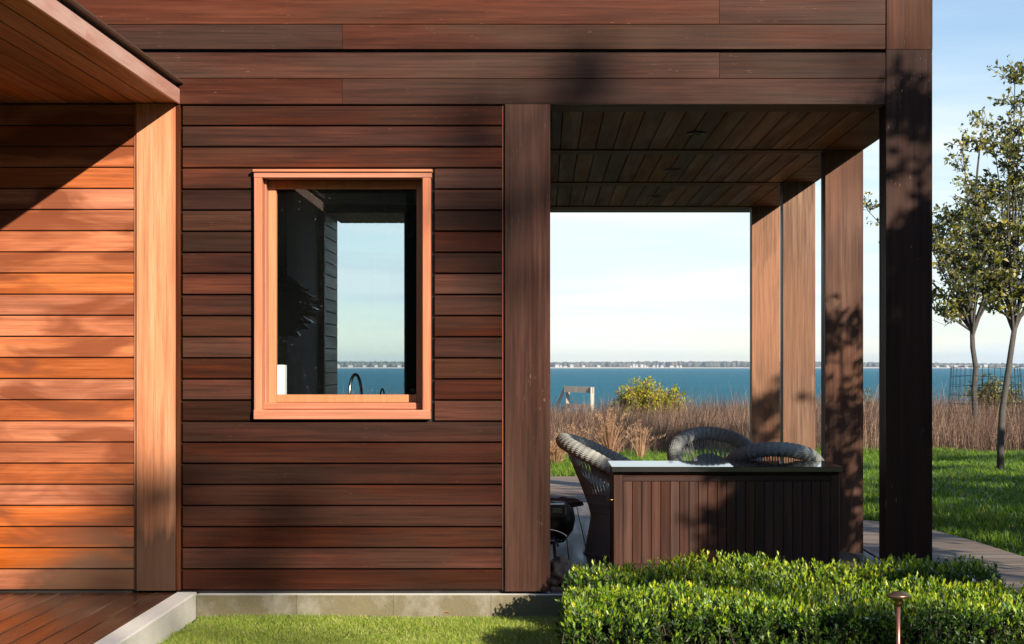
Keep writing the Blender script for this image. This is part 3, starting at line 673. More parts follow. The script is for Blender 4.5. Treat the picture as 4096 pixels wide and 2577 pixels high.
def place_tree(name, meshes, loc, label, cat='tree', group=None, rz=0, sc=1):
    t = empty(name, loc, rz); t.scale = (sc, sc, sc); tag(t, label, cat, group)
    link('trunk', meshes[0], M['bark'], t); link('crown', meshes[1], M['tree'], t); return t

# visible trees on the lawn
y1 = 17.0; B1 = Vector(W(3903, 1800, y1))
def rel(u, v, y, B): return tuple(Vector(W(u, v, y))-B)
tr1 = [rel(3903, 1812, y1, B1), rel(3903, 1700, y1, B1), rel(3896, 1560, y1, B1), rel(3903, 1470, y1, B1), rel(3891, 1390, y1, B1), rel(3889, 1325, y1, B1)]
c1 = rel(3905, 960, y1, B1)
A1 = tree_mesh(21, tr1, .050, .038, c1, (.92, .80, 1.42), 11, 8, 5, .092, 8, None,
               [rel(3742, 1205, y1, B1), rel(3478, 850, y1+.2, B1), rel(3760, 1010, y1-.3, B1), rel(3850, 590, y1, B1), rel(3930, 510, y1, B1)])
place_tree('lawn_tree', A1, B1, 'slender leafy tree inside the wire cage, straight grey trunk')
y2 = 10.5; B2 = Vector(W(4003, 1890, y2))
tr2 = [rel(4001, 1900, y2, B2), rel(4003, 1760, y2, B2), rel(4010, 1640, y2, B2), rel(4028, 1520, y2, B2), rel(4045, 1400, y2, B2), rel(4062, 1290, y2, B2)]
c2 = rel(4165, 870, y2, B2)
A2 = tree_mesh(5, tr2, .046, .032, c2, (.95, .8, 1.35), 12, 8, 5, .078, 8, None,
               [rel(3930, 1000, y2, B2), rel(3985, 640, y2, B2), rel(4060, 330, y2, B2), rel(3950, 1180, y2, B2), rel(4085, 450, y2, B2), rel(3900, 820, y2, B2)])
place_tree('lawn_tree', A2, B2, 'leaning leafy tree with speckled trunk nearest the boardwalk')
# trees out of frame whose shade falls on the porch and lawn
G0 = tree_mesh(31, [(0, 0, 0), (.02, 0, .7), (-.03, .02, 1.3), (0, 0, 1.8)], .07, .05, (0, 0, 2.75), (1.25, 1.25, 1.35), 9, 8, 7, .10, 9)
GC = tree_mesh(33, [(0, 0, 0), (.02, 0, .5), (-.03, .02, 1.0), (0, 0, 1.4)], .06, .04, (0, 0, 3.05), (.40, .55, 2.0), 13, 9, 7, .11, 9)
GL = tree_mesh(35, [(0, 0, 0), (.02, 0, .7), (-.03, .02, 1.2), (0, 0, 1.6)], .05, .03, (0, 0, 2.0), (.85, .85, 1.35), 9, 7, 7, .09, 8)
def shade_tree(me, x, y, rz, sc, label): return place_tree('garden_tree', me, (x, y, float(zg(np.array(x), np.array(y)))), label, group='garden trees beyond the right edge', rz=rz, sc=sc)
for i, (me, x, y, rz, sc) in enumerate([(GC, 5.2, -4.3, .4, 1), (GL, 4.55, -1.35, 2, 1), (G0, 7.75, -1.5, 4.1, 1.2), (G0, 8.4, 2.0, 1.7, 1.0), (G0, 9.0, 4.4, 3.0, .85), (G0, 11.0, 6.5, 5.2, .95), (G0, 13.0, 8.0, .7, .9), (GL, 4.95, -4.25, 1.0, .9)]):
    shade_tree(me, x, y, rz, sc, ORD[i]+' leafy garden tree out of view beyond the right edge, counted from the porch')
# tall sparse trees behind the camera: soft dapples on the facade
G1 = tree_mesh(44, [(0, 0, 0), (.1, 0, 4), (-.1, .1, 8), (0, 0, 11.5)], .16, .08, (0, 0, 13.4), (1.15, 1.15, 1.1), 6, 4, 4, .20, 3)
for i, (x, y, rz, sc) in enumerate([(17.75, -25, 0, 1.045), (16.8, -27.5, 2, .955), (22.3, -27, 4, 1.22)]):
    place_tree('garden_tree', G1, (x, y, -.16), ORD[i]+' tall sparse tree out of view far behind the viewpoint', rz=rz, sc=sc, group='tall trees behind the viewpoint')
# trees and screen added behind the camera: darker window reflection, less sky fill
G2 = tree_mesh(52, [(0, 0, 0), (.1, 0, 1.2), (0, .1, 2.2), (0, 0, 3)], .2, .14, (0, 0, 5.6), (3.4, 3.0, 5.2), 10, 8, 7, .6, 10)
for i, x in enumerate(np.linspace(-36, 26, 16)):
    place_tree('added_belt_tree', G2, (float(x)+.8*math.sin(i*4.1), -36+2.0*math.sin(i*2.7), -.2), ORD[i]+' added evergreen tree from the left in the unseen light-blocking belt behind the viewpoint', rz=i*1.3, sc=1+.14*math.sin(i*3.3), group='added light-blocking trees behind the viewpoint')
xs = np.linspace(-60, 45, 420); prof = [(-1.1, 0), (-1.0, 5.0), (-.6, 8.0), (0, 9.0), (.6, 8.0), (1.0, 5.0), (1.1, 0)]  # added dark screen that keeps bright sky out of the pane's reflection
V = np.array([[(x+RNG.normal(0, .08), -33.5+dy+RNG.normal(0, .16)+.4*math.sin(x*.7), -.2+z+RNG.normal(0, .16)) for dy, z in prof] for x in xs]).reshape(-1, 3)
ii, jj = np.meshgrid(np.arange(len(xs)-1), np.arange(6), indexing='ij'); a = (ii*7+jj).ravel()
tag(link('added_dark_screen', np_mesh('added_dark_screen', V, np.stack([a, a+7, a+8, a+1], 1)), M['core2']), 'added tall dark screen out of view behind the viewpoint, darkening the window reflection', 'hedge')

# ------------------------------------------------------------------ hedge
def hedge(name, x0, x1, y0, y1, z0, z1, label, seed, dens=1300):
    rng = np.random.default_rng(seed); h = empty(name, ((x0+x1)/2, (y0+y1)/2, z0)); tag(h, label, 'hedge', 'clipped hedges in front of the porch')
    o = np.array([(x0+x1)/2, (y0+y1)/2, z0])
    P = []; N = []
    def face(n, f, nrm):
        u = rng.random((n, 2)); p = np.array([f(a, b) for a, b in u]); P.append(p); N.append(np.tile(nrm, (n, 1)))
    lx, ly, lz = x1-x0, y1-y0, z1-z0
    face(int(lx*ly*dens*1.15), lambda a, b: (x0+a*lx, y0+b*ly, z1), (0, 0, 1.))
    face(int(lx*lz*dens), lambda a, b: (x0+a*lx, y0, z0+b*lz), (0, -1., 0))
    face(int(lx*lz*dens*.4), lambda a, b: (x0+a*lx, y1, z0+b*lz), (0, 1., 0))
    face(int(ly*lz*dens), lambda a, b: (x0, y0+a*ly, z0+b*lz), (-1., 0, 0))
    face(int(ly*lz*dens*.8), lambda a, b: (x1, y0+a*ly, z0+b*lz), (1., 0, 0))
    P = np.concatenate(P); N = np.concatenate(N); n = len(P)
    und = np.where(rng.random(n) < .16, -.06, 0)+.015*np.sin(P[:, 0]*11+P[:, 1]*7)*np.sin(P[:, 1]*9-P[:, 0]*4)+.022*np.sin(P[:, 0]*5.1+seed)+.018*np.sin(P[:, 1]*8+P[:, 0]*3)+rng.normal(0, .018, n)+np.where(rng.random(n) < .05, rng.uniform(.015, .04, n), 0)
    P = P+N*und[:, None]
    sd = N*.55+np.array([[0, 0, .75]])+rng.normal(0, .28, (n, 3)); sd /= np.linalg.norm(sd, axis=1, keepdims=True)
    K = 10; LP, LD, LT, LL = [], [], [], []
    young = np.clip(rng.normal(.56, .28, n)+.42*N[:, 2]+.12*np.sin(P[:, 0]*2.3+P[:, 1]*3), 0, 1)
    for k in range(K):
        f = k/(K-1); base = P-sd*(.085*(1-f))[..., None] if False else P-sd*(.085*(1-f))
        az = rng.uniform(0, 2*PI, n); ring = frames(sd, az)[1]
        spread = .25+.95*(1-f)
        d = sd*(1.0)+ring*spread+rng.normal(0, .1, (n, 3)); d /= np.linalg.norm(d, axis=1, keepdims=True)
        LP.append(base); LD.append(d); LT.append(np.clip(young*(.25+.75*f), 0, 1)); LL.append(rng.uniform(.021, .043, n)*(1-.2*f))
    LP = np.concatenate(LP)-o; LD = np.concatenate(LD); LT = np.concatenate(LT); LL = np.concatenate(LL); nn = len(LP)
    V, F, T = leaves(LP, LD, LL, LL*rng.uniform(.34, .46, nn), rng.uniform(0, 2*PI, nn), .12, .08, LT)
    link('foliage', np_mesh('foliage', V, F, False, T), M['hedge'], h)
    st = MB()
    for i in rng.choice(n, min(n, 1500), False):
        p = P[i]-o; st.tube([p-sd[i]*.13, p-sd[i]*.02], [.0022, .0014], 3, False)
    st.build('stems', M['twig'], h)
    i_ = .085
    MB().box(-lx/2+i_, lx/2-i_, -ly/2+i_, ly/2-i_, -.05, lz-i_).build('inner_branches', M['core'], h)
    return h
hedge('hedge', .16, 2.48, -.72, -.16, -.16, .175, 'low leafy hedge row directly against the porch edge', 3)
hedge('hedge', .10, 3.3, -1.95, -1.10, -.16, .16, 'sunlit hedge row nearest the viewer, behind the bronze path light', 4)

# ------------------------------------------------------------------ lawns and dry grass
rng = np.random.default_rng(8)
def lawn(name, n, xr, yr, hr, wr, mat, label, ok=None, lean=.5):
    x = rng.uniform(*xr, n); y = rng.uniform(*yr, n)
    if ok is not None: k = ok(x, y); x, y = x[k], y[k]
    n = len(x); P = np.stack([x, y, zg(x, y)-.004], 1); H = rng.uniform(*hr, n)*(.75+.35*np.sin(x*3.1+y*2)*np.sin(y*4-x))
    ln = rng.normal(0, 1, (n, 3))*(H*lean)[:, None]; ln[:, 2] = -np.abs(ln[:, 2])*.2
    V, F = blades3(P, H, ln, rng.uniform(*wr, n), rng.uniform(0, PI, n))
    o = link(name, np_mesh(name, V, F), mat); tag(o, label, 'grass', kind='stuff'); return o
lawn('front_lawn', 75000, (FX(792)-.02, .5), (-1.3, -.046), (.022, .05), (.0022, .004), M['lawn_dry'], 'short bright lawn below the concrete plinth', lambda x, y: x > FX(792)+.004+.02*np.abs(np.sin(y*9)))
lawn('side_lawn', 260000, (2.3, 13.5), (2.0, 16.5), (.05, .12), (.006, .012), M['lawn'], 'lush green lawn under the two trees',
     lambda x, y: (x > np.interp(y, [-3, 1.87, 3.0, 3.9, 4.5, 4.95, 5.0], [3.75, 3.36, 3.28, 3.16, 2.98, 2.60, 2.3])+.01) & (x < (y+10)*.36+2.5))
lawn('rear_lawn', 70000, (-2, 5.5), (10.6, 16.5), (.08, .2), (.006, .012), M['lawn'], 'green lawn edge behind the rear deck', lambda x, y: (x < 2.4) | (y > 13))
# dry grass
n = 150000
x = rng.uniform(-5, 16, n); y = 14.8+rng.gamma(1.6, 3.6, n); k = (y < 33) & (x < (y+10)*.36+2); x, y = x[k], y[k]
tx = np.floor(x*2.2+.6*np.sin(y*3)); 
clump = .5+.5*np.sin(x*5.1+1.7*np.sin(y*2.1))*np.sin(y*4.3+x)
y = y + .5*np.sin(x*1.3)+.25*np.sin(x*3.7)
n = len(x); P = np.stack([x, y, zg(x, y)-.01], 1); H = rng.uniform(.42, .80, n)*(.62+.42*clump+.16*np.sin(x*1.1+2)*np.sin(y*.8+x*.4))*np.where(rng.random(n) < .09, 1.5, 1)
H = H*np.where((x < (y+10)*.033) & (x > -1), .8, 1)
ln = np.stack([rng.normal(.05, .17, n), rng.normal(0, .17, n), -np.abs(rng.normal(0, .03, n))], 1)*(H/.8)[:, None]
V, F = blades(P, H, ln, rng.uniform(.003, .0065, n), rng.uniform(0, PI, n)*.5-PI/4)
tag(link('dry_grass', np_mesh('dry_grass', V, F), M['drygrass']), 'tall russet dry grass along the bluff', 'grass', kind='stuff')
# pale plumed tussocks in front of the russet grass
def tussock(u, v, y, h, n, seed, label):
    r = np.random.default_rng(seed); p = Vector(W(u, v, y)); z = float(zg(np.array(p.x), np.array(p.y)))
    t = empty('grass_tussock', (p.x, p.y, z)); tag(t, label, 'grass clump', 'pale grass tussocks')
    az = r.uniform(0, 2*PI, n); H = r.uniform(.6, 1, n)*h; sp = np.abs(r.normal(0, .32, n))*h
    ln = np.stack([np.cos(az)*sp, np.sin(az)*sp, -sp*.3], 1); P = np.stack([np.cos(az)*.05, np.sin(az)*.05, np.zeros(n)-.01], 1)*r.random((n, 1))
    V, F = blades(P, H, ln, r.uniform(.006, .010, n), r.uniform(0, PI, n)); link('stalks', np_mesh('stalks', V, F), M['plume'], t)
    k = r.choice(n, n//3, False); Pp, Dp = [], []
    for i in k:
        for q in np.linspace(.62, 1, 22):
            Pp.append(P[i]+np.array([0, 0, H[i]*(.82+.16*(q-.62)/.38)])+ln[i]*(.66+.34*(q-.62)/.38)); Dp.append(np.array([ln[i][0], ln[i][1], .35])+r.normal(0, .25, 3))
    Pp = np.array(Pp); Dp = np.array(Dp); m = len(Pp)
    V, F, _ = leaves(Pp, Dp, r.uniform(.03, .055, m), np.full(m, .007), r.uniform(0, 6, m)); link('plumes', np_mesh('plumes', V, F), M['plume'], t)['kind'] = 'stuff'
tussock(2440, 1830, 13.6, .80, 150, 1, 'pale plumed grass tussock right of the left wicker chair')
tussock(2300, 1830, 14.0, .62, 110, 2, 'pale grass tussock just behind the left wicker chair')
tussock(2560, 1830, 14.3, .60, 70, 3, 'arching pale grass tussock nearest the cabinet centre')
tussock(2222, 1880, 12.2, .42, 160, 5, 'low pale grass tussock beside the porch post')
# bushes
def bush(u, v0, v1, y, wpx, label, mat, seed, nst=16, npt=26):
    r = np.random.default_rng(seed); p = Vector(W(u, v0, y)); z = float(zg(np.array(p.x), np.array(p.y)))
    top = W(u, v1, y)[2]-z; hw = wpx/FPX*(DIST+y)/2
    b = empty('bush', (p.x, p.y, z)); tag(b, label, 'bush'); st = MB(); LP, LD = [], []
    for i in range(nst):
        a = r.uniform(-1, 1); tgt = np.array([a*hw*r.uniform(.7, 1), r.uniform(-.4, .4)*hw, top*(1-.25*abs(a)-r.uniform(0, .3))])
        pts = bez((a*.1, 0, 0), (a*hw*.35, 0, top*.55), tgt, 8); st.tube(pts, list(np.linspace(.012, .004, 8)), 4, False)
        for j in range(npt):
            s = np.array(pts[r.integers(4, 8)]); t = s+r.normal(0, .085, 3)+np.array([0, 0, .03]); st.tube([s, t], .002, 3, False)
            for q in range(7):
                LP.append(t+r.normal(0, .018, 3)); LD.append(r.normal(0, .6, 3)+np.array([0, 0, .6]))
    LP, LD = np.array(LP), np.array(LD); n = len(LP)
    V, F, _ = leaves(LP, LD, r.uniform(.05, .085, n), r.uniform(.018, .03, n), r.uniform(0, 6, n)); 
    st.build('stems', M['twig'], b); link('foliage', np_mesh('foliage', V, F), mat, b)
bush(2585, 1700, 1540, 21.0, 330, 'yellow-green bayberry bush standing above the dry grass', M['bush'], 3, 26, 34)
bush(3975, 1700, 1530, 21.5, 300, 'dark olive bush behind the two lawn trees', M['bush2'], 6, 20, 28)
bush(3470, 1720, 1560, 24.0, 90, 'thin dark shrub glimpsed between the right-hand columns', M['bush2'], 9, 5, 8)

# ================================================================== OBJECTS
# stair railing down to the beach
yr = 36.0
rl = empty('stair_railing', W(2300, 1720, yr)); tag(rl, 'weathered grey timber stair railing above the dry grass', 'railing')
R0 = Vector(W(2300, 1720, yr))
def rp2(u, v, dy=0): return tuple(Vector(W(u, v, yr+dy))-R0)
def post_at(u, v, name='post', dy=0):
    p = rp2(u, v, dy); q = MB(); q.bbox(p[0]-.05, p[0]+.05, p[1]-.05, p[1]+.05, -1.6, p[2], .006, 2).build(name, M['greyrail'], rl)
post_at(2369, 1549); post_at(2271, 1546, 'post', .8)
def beam(a, b, h=.14, t=.045, name='rail'):
    a, b = Vector(a), Vector(b); m = MB(); up = Vector((0, 0, h)); sd = Vector((0, t, 0))
    m.add([a, b, b+sd, a+sd, a-up, b-up, b+sd-up, a+sd-up], [(3,2,1,0),(4,5,6,7),(0,1,5,4),(1,2,6,5),(2,3,7,6),(3,0,4,7)]); m.build(name, M['greyrail'], rl)
beam(rp2(2373, 1548, -.07), rp2(2256, 1544, .72), .17); beam(rp2(2360, 1619, -.07), rp2(2260, 1614, .72), .13)
beam(rp2(2257, 1544, .72), rp2(2190, 1690, 1.6), .2); beam(rp2(2258, 1616, .72), rp2(2215, 1700, 1.6), .15)
# wire cage round tree
cg = empty('wire_cage', B1); tag(cg, 'rusty wire mesh cage standing round the far lawn tree', 'tree cage')
cr0, cr1, ch = .62, .54, rel(3950, 1470, y1, B1)[2]; coff = rel(3942, 1800, y1, B1)[0]
for i in range(36):
    a = 2*PI*i/36
    j = .012*math.sin(i*5.3)
    MB().tube([(coff+cr0*math.cos(a), cr0*math.sin(a), -.05), (coff+(cr0+cr1)/2*math.cos(a+j), (cr0+cr1)/2*math.sin(a+j), ch*.5), (coff+cr1*math.cos(a), cr1*math.sin(a), ch)], .0026, 4).build('upright_wire', M['wire'], cg)
for k in range(10):
    f = k/9; r = cr0+(cr1-cr0)*f
    MB().tube([(coff+r*math.cos(t), r*math.sin(t), .02+(ch-.02)*f+.012*math.sin(3*t+k)) for t in np.linspace(0, 2*PI, 33)], .0026, 4, False).build('hoop_wire', M['wire'], cg)
# path light
yl = -2.25; pl = Vector(W(3593, 2368, yl)); PL = empty('path_light', (pl.x, pl.y, -.16)); tag(PL, 'copper-stemmed path light with round bronze cap before the hedge', 'path light')
zt = pl.z+.16
MB().tube([(0, 0, -.05), (0, 0, zt-.06)], .0098, 14).build('stem', M['copperpipe'], PL, smooth=True)
MB().lathe([(.0, zt-.066), (.0155, zt-.064), (.0162, zt-.05), (.0165, zt-.036), (.018, zt-.034), (.018, zt-.02), (.0, zt-.018)], 20).build('collar', M['brass'], PL, smooth=True)
MB().lathe([(.0, zt-.026), (.045, zt-.027), (.052, zt-.023), (.0525, zt-.014), (.049, zt-.010), (.034, zt-.008), (.028, zt-.001), (.012, zt+.003), (0, zt+.003)], 28).build('cap', M['bronze'], PL, smooth=True)
# cabinet / outdoor counter
yc = .73; sc_ = (DIST+yc)/FPX
def cxp(u): return (u-VPX)*sc_
def czp(v): return EYE-(v-VPY)*sc_
cx0, cx1 = cxp(2447), cxp(3373); ctop = czp(1867)
cb = empty('outdoor_cabinet', ((cx0+cx1)/2, yc, -.016)); tag(cb, 'long dark slatted cabinet with shiny black top under the porch', 'cabinet')
O_ = Vector(cb.location)
def cbox(name, x0, x1, y0, y1, z0, z1, mat, ax, b=.003): return MB().bbox(x0-O_.x, x1-O_.x, y0-O_.y, y1-O_.y, z0-O_.z, z1-O_.z, b, ax).build(name, mat, cb)
depth = .66
cbox('top', cx0, cx1, yc-.02, yc+depth, ctop-.033, ctop, M['stone'], 0, .002)
bx0, bx1 = cxp(2455), cxp(3360); ry = yc+.012
cbox('carcass', bx0+.006, bx1-.006, ry+.022, yc+depth-.03, .03, ctop-.05, M['dark'], 0)
cbox('top_rail', bx0, bx1, ry+.010, ry+.03, ctop-.052, ctop-.036, M['cabx'], 0)
s0, s1 = cxp(2492), cxp(3323)
cbox('stile', bx0, s0-.001, ry, ry+.022, .0, ctop-.054, M['cab'], 2); cbox('stile', s1+.001, bx1, ry, ry+.022, .0, ctop-.054, M['cab'], 2)
cbox('upper_rail', s0, s1, ry+.001, ry+.022, czp(1926), ctop-.056, M['cabx'], 0); cbox('lower_rail', s0, s1, ry+.001, ry+.022, .0, .07, M['cabx'], 0)
ns = 22; ww = (s1-s0)/ns
for i in range(ns): plank('slat', s0+i*ww+.0012-O_.x, s0+(i+1)*ww-.0012-O_.x, ry+.004-O_.y, ry+.02-O_.y, .071-O_.z, czp(1927)-O_.z, M['cab'], cb, 2, .003)
cbox('side_panel', bx0-.001, bx0+.004, ry+.024, yc+depth-.03, .0, ctop-.04, M['cab'], 2)
rg = Vector(((cxp(2445)), yc+.04, czp(2001)))
MB().tube([(rg.x-O_.x-.002+.020*math.cos(t), rg.y-O_.y+.020*math.sin(t), rg.z-O_.z) for t in np.linspace(0, 2*PI, 20)], .0045, 8, False).build('ring_handle', M['brass'], cb, smooth=True)
lf = MB().add([(0, 0, .001), (.02, .008, .006), (.045, .002, .003), (.022, -.008, .004)], [(0, 1, 2, 3)]).build('fallen_leaf', M['twig'], None, (W(2670, 1845, yc+.5)[0], yc+.5, ctop+.001)); tag(lf, 'small dark twig leaf lying on the black cabinet top', 'leaf')
# ---- wicker chairs
def chair_parts():
    def plan(s, off):       # U-shaped plan, s in -1..1, back at s=0, chair faces +x; off = outward offset
        R = .275; a = abs(s); sg = 1 if s >= 0 else -1
        if a <= .55:
            t = a/.55*PI/2; return np.array([-(R+off*1.0)*math.cos(t), sg*(R+off*.8)*math.sin(t)])
        f = (a-.55)/.45; return np.array([f*.33, sg*(R+off*.8)])
    def rimh(s):
        a = abs(s); return .548+.255*(.5+.5*math.cos(PI*min(a/.68, 1)))**.85+.02*max(0, a-.68)
    def flare(s, z):
        b = .5+.5*math.cos(min(abs(s)/.7, 1)*PI)
        top = (.07+.13*b)*max(0, (z-.30)/.5)**1.15
        foot = .045*max(0, (.24-z)/.24)
        return top+foot
    def pt(s, z, o=0): 
        p = plan(s, flare(s, z)+o); return (p[0], p[1], z)
    parts = {}
    # rim
    ns_ = 300; na = 96; ss = np.linspace(-1, 1, ns_); cen = np.array([pt(s, rimh(s)) for s in ss])
    cen = np.concatenate([cen]); T = np.gradient(cen, axis=0); T /= np.linalg.norm(T, axis=1, keepdims=True)
    U = np.array([[0, 0, 1.]]); A = np.cross(T, U); A /= np.linalg.norm(A, axis=1, keepdims=True); Bn = np.cross(A, T)
    arc = np.concatenate([[0], np.cumsum(np.linalg.norm(np.diff(cen, axis=0), axis=1))])
    th = np.linspace(0, 2*PI, na, endpoint=False)
    sca = np.abs(np.sin(PI*arc/.042)); row = np.floor(th/(2*PI)*32)
    r = .046+.0048*sca[:, None]+.0028*np.cos(th*24+PI*np.floor(arc/.042)[:, None])
    r *= (1-.55*np.clip((np.abs(ss)-.93)/.07, 0, 1)**2)[:, None]
    V = cen[:, None]+A[:, None]*np.cos(th)[None, :, None]*r[..., None]+Bn[:, None]*np.sin(th)[None, :, None]*r[..., None]
    i, j = np.meshgrid(np.arange(ns_-1), np.arange(na), indexing='ij'); a = i*na+j; b = i*na+(j+1) % na
    parts['rim'] = np_mesh('rim', V.reshape(-1, 3), np.stack([a, b, b+na, a+na], -1).reshape(-1, 4), True)
    def weave(name, s0, s1, zf0, zf1, nu, nv, stake=.026, strand=.0075):
        ss = np.linspace(s0, s1, nu); V = np.zeros((nv, nu, 3)); al = 0; pr = None
        for j, s in enumerate(ss):
            q = np.array(pt(s, .3)); al += 0 if pr is None else np.linalg.norm(q-pr); pr = q
            z0, z1 = zf0(s), zf1(s)
            for i in range(nv):
                z = z0+(z1-z0)*i/(nv-1); rw = math.floor(z/strand)
                o = .0032*math.cos(PI*al/stake+PI*rw)*math.sin(PI*(z/strand-rw))
                V[i, j] = pt(s, z, o)
        i, j = np.meshgrid(np.arange(nv-1), np.arange(nu-1), indexing='ij'); a = i*nu+j
        parts[name] = np_mesh(name, V.reshape(-1, 3), np.stack([a, a+1, a+nu+1, a+nu], -1).reshape(-1, 4), True)
    weave('skirt', -1, 1, lambda s: .012, lambda s: .30, 230, 120)
    weave('fan_back', -.44, .44, lambda s: .30, lambda s: .42+(rimh(s)-.155-.42)*max(.02, math.cos(min(1, abs(s)/.44)*PI/2)), 140, 110)
    weave('arm_band', .30, 1, lambda s: rimh(s)-.13, lambda s: rimh(s)-.03, 100, 40)
    k = parts.pop('arm_band'); v = np.zeros(len(k.vertices)*3); k.vertices.foreach_get('co', v); v = v.reshape(-1, 3)
    f = np.array([p.vertices[:] for p in k.polygons]); v2 = v*np.array([1, -1, 1])
    parts['arm_band'] = np_mesh('arm_band', np.concatenate([v, v2]), np.concatenate([f, f[:, ::-1]+len(v)]), True)
    # open lattice: stakes and crossing strands
    m = MB()
    nst = 64
    for q in range(nst+1):
        s = -1+2*q/nst
        zt = rimh(s)-.03
        m.tube([pt(s, z) for z in np.linspace(.29, zt, 7)], .0036, 5, False)
    for sg in (1, -1):
        for q in range(-8, nst+8):
            s = -1+2*q/nst; pts = []
            for t in np.linspace(0, 1, 7):
                s2 = s+sg*2/nst*1.6*t
                if -1 <= s2 <= 1: z = .36+(min(rimh(s2)-.05, 1)-.36)*t; pts.append(pt(s2, z, .004*sg))
            if len(pts) > 3: m.tube(pts, .003, 4, False)
    for zf in (.30, .36, .43):
        m.tube([pt(s, min(zf, rimh(s)-.06), .003) for s in np.linspace(-1, 1, 60)], .0048, 5, False); m.tube([pt(s, min(zf+.009, rimh(s)-.05), .003) for s in np.linspace(-1, 1, 60)], .004, 5, False)
    m.tube([pt(s, .006) for s in np.linspace(-1, 1, 60)], .010, 6)
    parts['lattice'] = m.mesh('lattice', True)
    m = MB()
    for sg in (-1, 1):
        m.tube([pt(sg, z, 0) for z in np.linspace(.0, rimh(1)-.02, 8)], .017, 8)
    m.tube([pt(s*.62, .3, -.01) for s in np.linspace(-1, 1, 20)], .006, 5)
    parts['front_upright'] = m.mesh('front_upright', True)
    vs = [pt(s, .355, -.02) for s in np.linspace(-1, 1, 41)]; n = len(vs)
    top = [(x, y, .385) for x, y, z in vs]
    m = MB(); m.add(vs+top, [tuple(range(n-1, -1, -1)), tuple(range(n, 2*n))]+[(i, (i+1) % n, n+(i+1) % n, n+i) for i in range(n)]); parts['seat'] = m.mesh('seat')
    # woven front apron below the seat
    f = MB(); e0, e1 = pt(-1, .0), pt(1, .0); nu, nv = 60, 60; g = []
    for i in range(nv):
        for j in range(nu):
            z = .01+.34*i/(nv-1); yv = pt(1, z)[1]*(-1+2*j/(nu-1)); g.append((.33+.0025*math.sin(j*PI/2)*math.sin(i*PI/2), yv, z))
    i, j = np.meshgrid(np.arange(nv-1), np.arange(nu-1), indexing='ij'); a = i*nu+j
    parts['apron'] = np_mesh('apron', g, np.stack([a, a+1, a+nu+1, a+nu], -1).reshape(-1, 4), True)
    return parts
CP = chair_parts()
def chair(loc, rz, label, sc=(1, 1, 1)):
    c = empty('wicker_chair', loc, rz); c.scale = sc; tag(c, label, 'chair', 'grey wicker armchairs on the porch')
    for k, me in CP.items(): link(k, me, M['wicker'], c)
    return c
chair((.60, 2.12, -.016), -.16, 'grey wicker armchair seen side-on left of the cabinet')
chair((1.31, 2.95, -.016), -PI/2+.08, 'grey wicker armchair facing the viewer, fan-shaped back showing over the cabinet')
chair((1.60, 1.93, -.016), PI/2-.1, 'grey wicker armchair with its back to the cabinet, rim just above it', (1, 1, .965))
# grill-like appliance behind the porch post
gx = Vector(W(2205, 2090, 1.3)); gr = empty('portable_grill', (gx.x-.05, 1.45, -.016)); tag(gr, 'black portable grill with small grey display beside the porch post', 'grill')
def gl(u, v, y): p = W(u, v, y); return (p[0]-gr.location.x, p[1]-gr.location.y, p[2]-gr.location.z)
p = gl(2228, 2040, 1.40)
q = MB().bbox(p[0]-.085, p[0]+.06, p[1]-.05, p[1]+.06, p[2]-.045, p[2]+.042, .012, 1).build('control_box', M['black'], gr)
MB().bbox(p[0]-.03, p[0]+.035, p[1]-.053, p[1]-.0505, p[2]-.016, p[2]+.018, .002, 1).build('display', M['screen'], q)
MB().tube([(p[0]-.083, p[1]-.052, p[2]+.040), (p[0]+.045, p[1]-.052, p[2]+.040), (p[0]+.058, p[1]-.052, p[2]+.028), (p[0]+.058, p[1]-.052, p[2]-.03)], .002, 6).build('bezel', M['chrome'], q)
b = gl(2255, 2085, 1.62)
MB().lathe([(.0, b[2]-.16), (.09, b[2]-.14), (.15, b[2]-.06), (.165, b[2]+.02), (.15, b[2]+.09), (.10, b[2]+.13), (0, b[2]+.14)], 26, (b[0]-.085, b[1])).build('bowl', M['black'], gr, smooth=True)
p = gl(2240, 2128, 1.36)
MB().tube([(p[0]-.16+.23*math.sin(t)*.9, p[1]-.02*t, p[2]+.028-.055*(t/1.6)+.006*math.sin(3*t)) for t in np.linspace(-.3, 1.5, 16)], .0045, 6).build('chrome_rim', M['chrome'], gr, smooth=True)
p = gl(2215, 2163, 1.36)
m = MB(); m.tube([(p[0]-.06, p[1], p[2]), (p[0]+.04, p[1], p[2])], .011, 10); m.tube([(p[0]+.04, p[1], p[2]), (p[0]+.062, p[1], p[2])], .007, 10); m.tube([(p[0]+.02, p[1], p[2]), (p[0]+.03, p[1]-.004, p[2]-.04)], .008, 8); m.build('gas_valve', M['bluesteel'], gr, smooth=True)
m = MB()
for dx, dy in ((-.12, -.1), (.08, -.1), (-.12, .2), (.08, .2)): m.tube([(dx, dy, 0), (dx*.8, dy*.8, .2), (dx*.7, dy*.7, b[2]-.1)], .010, 8)
m.build('leg_frame', M['black'], gr)
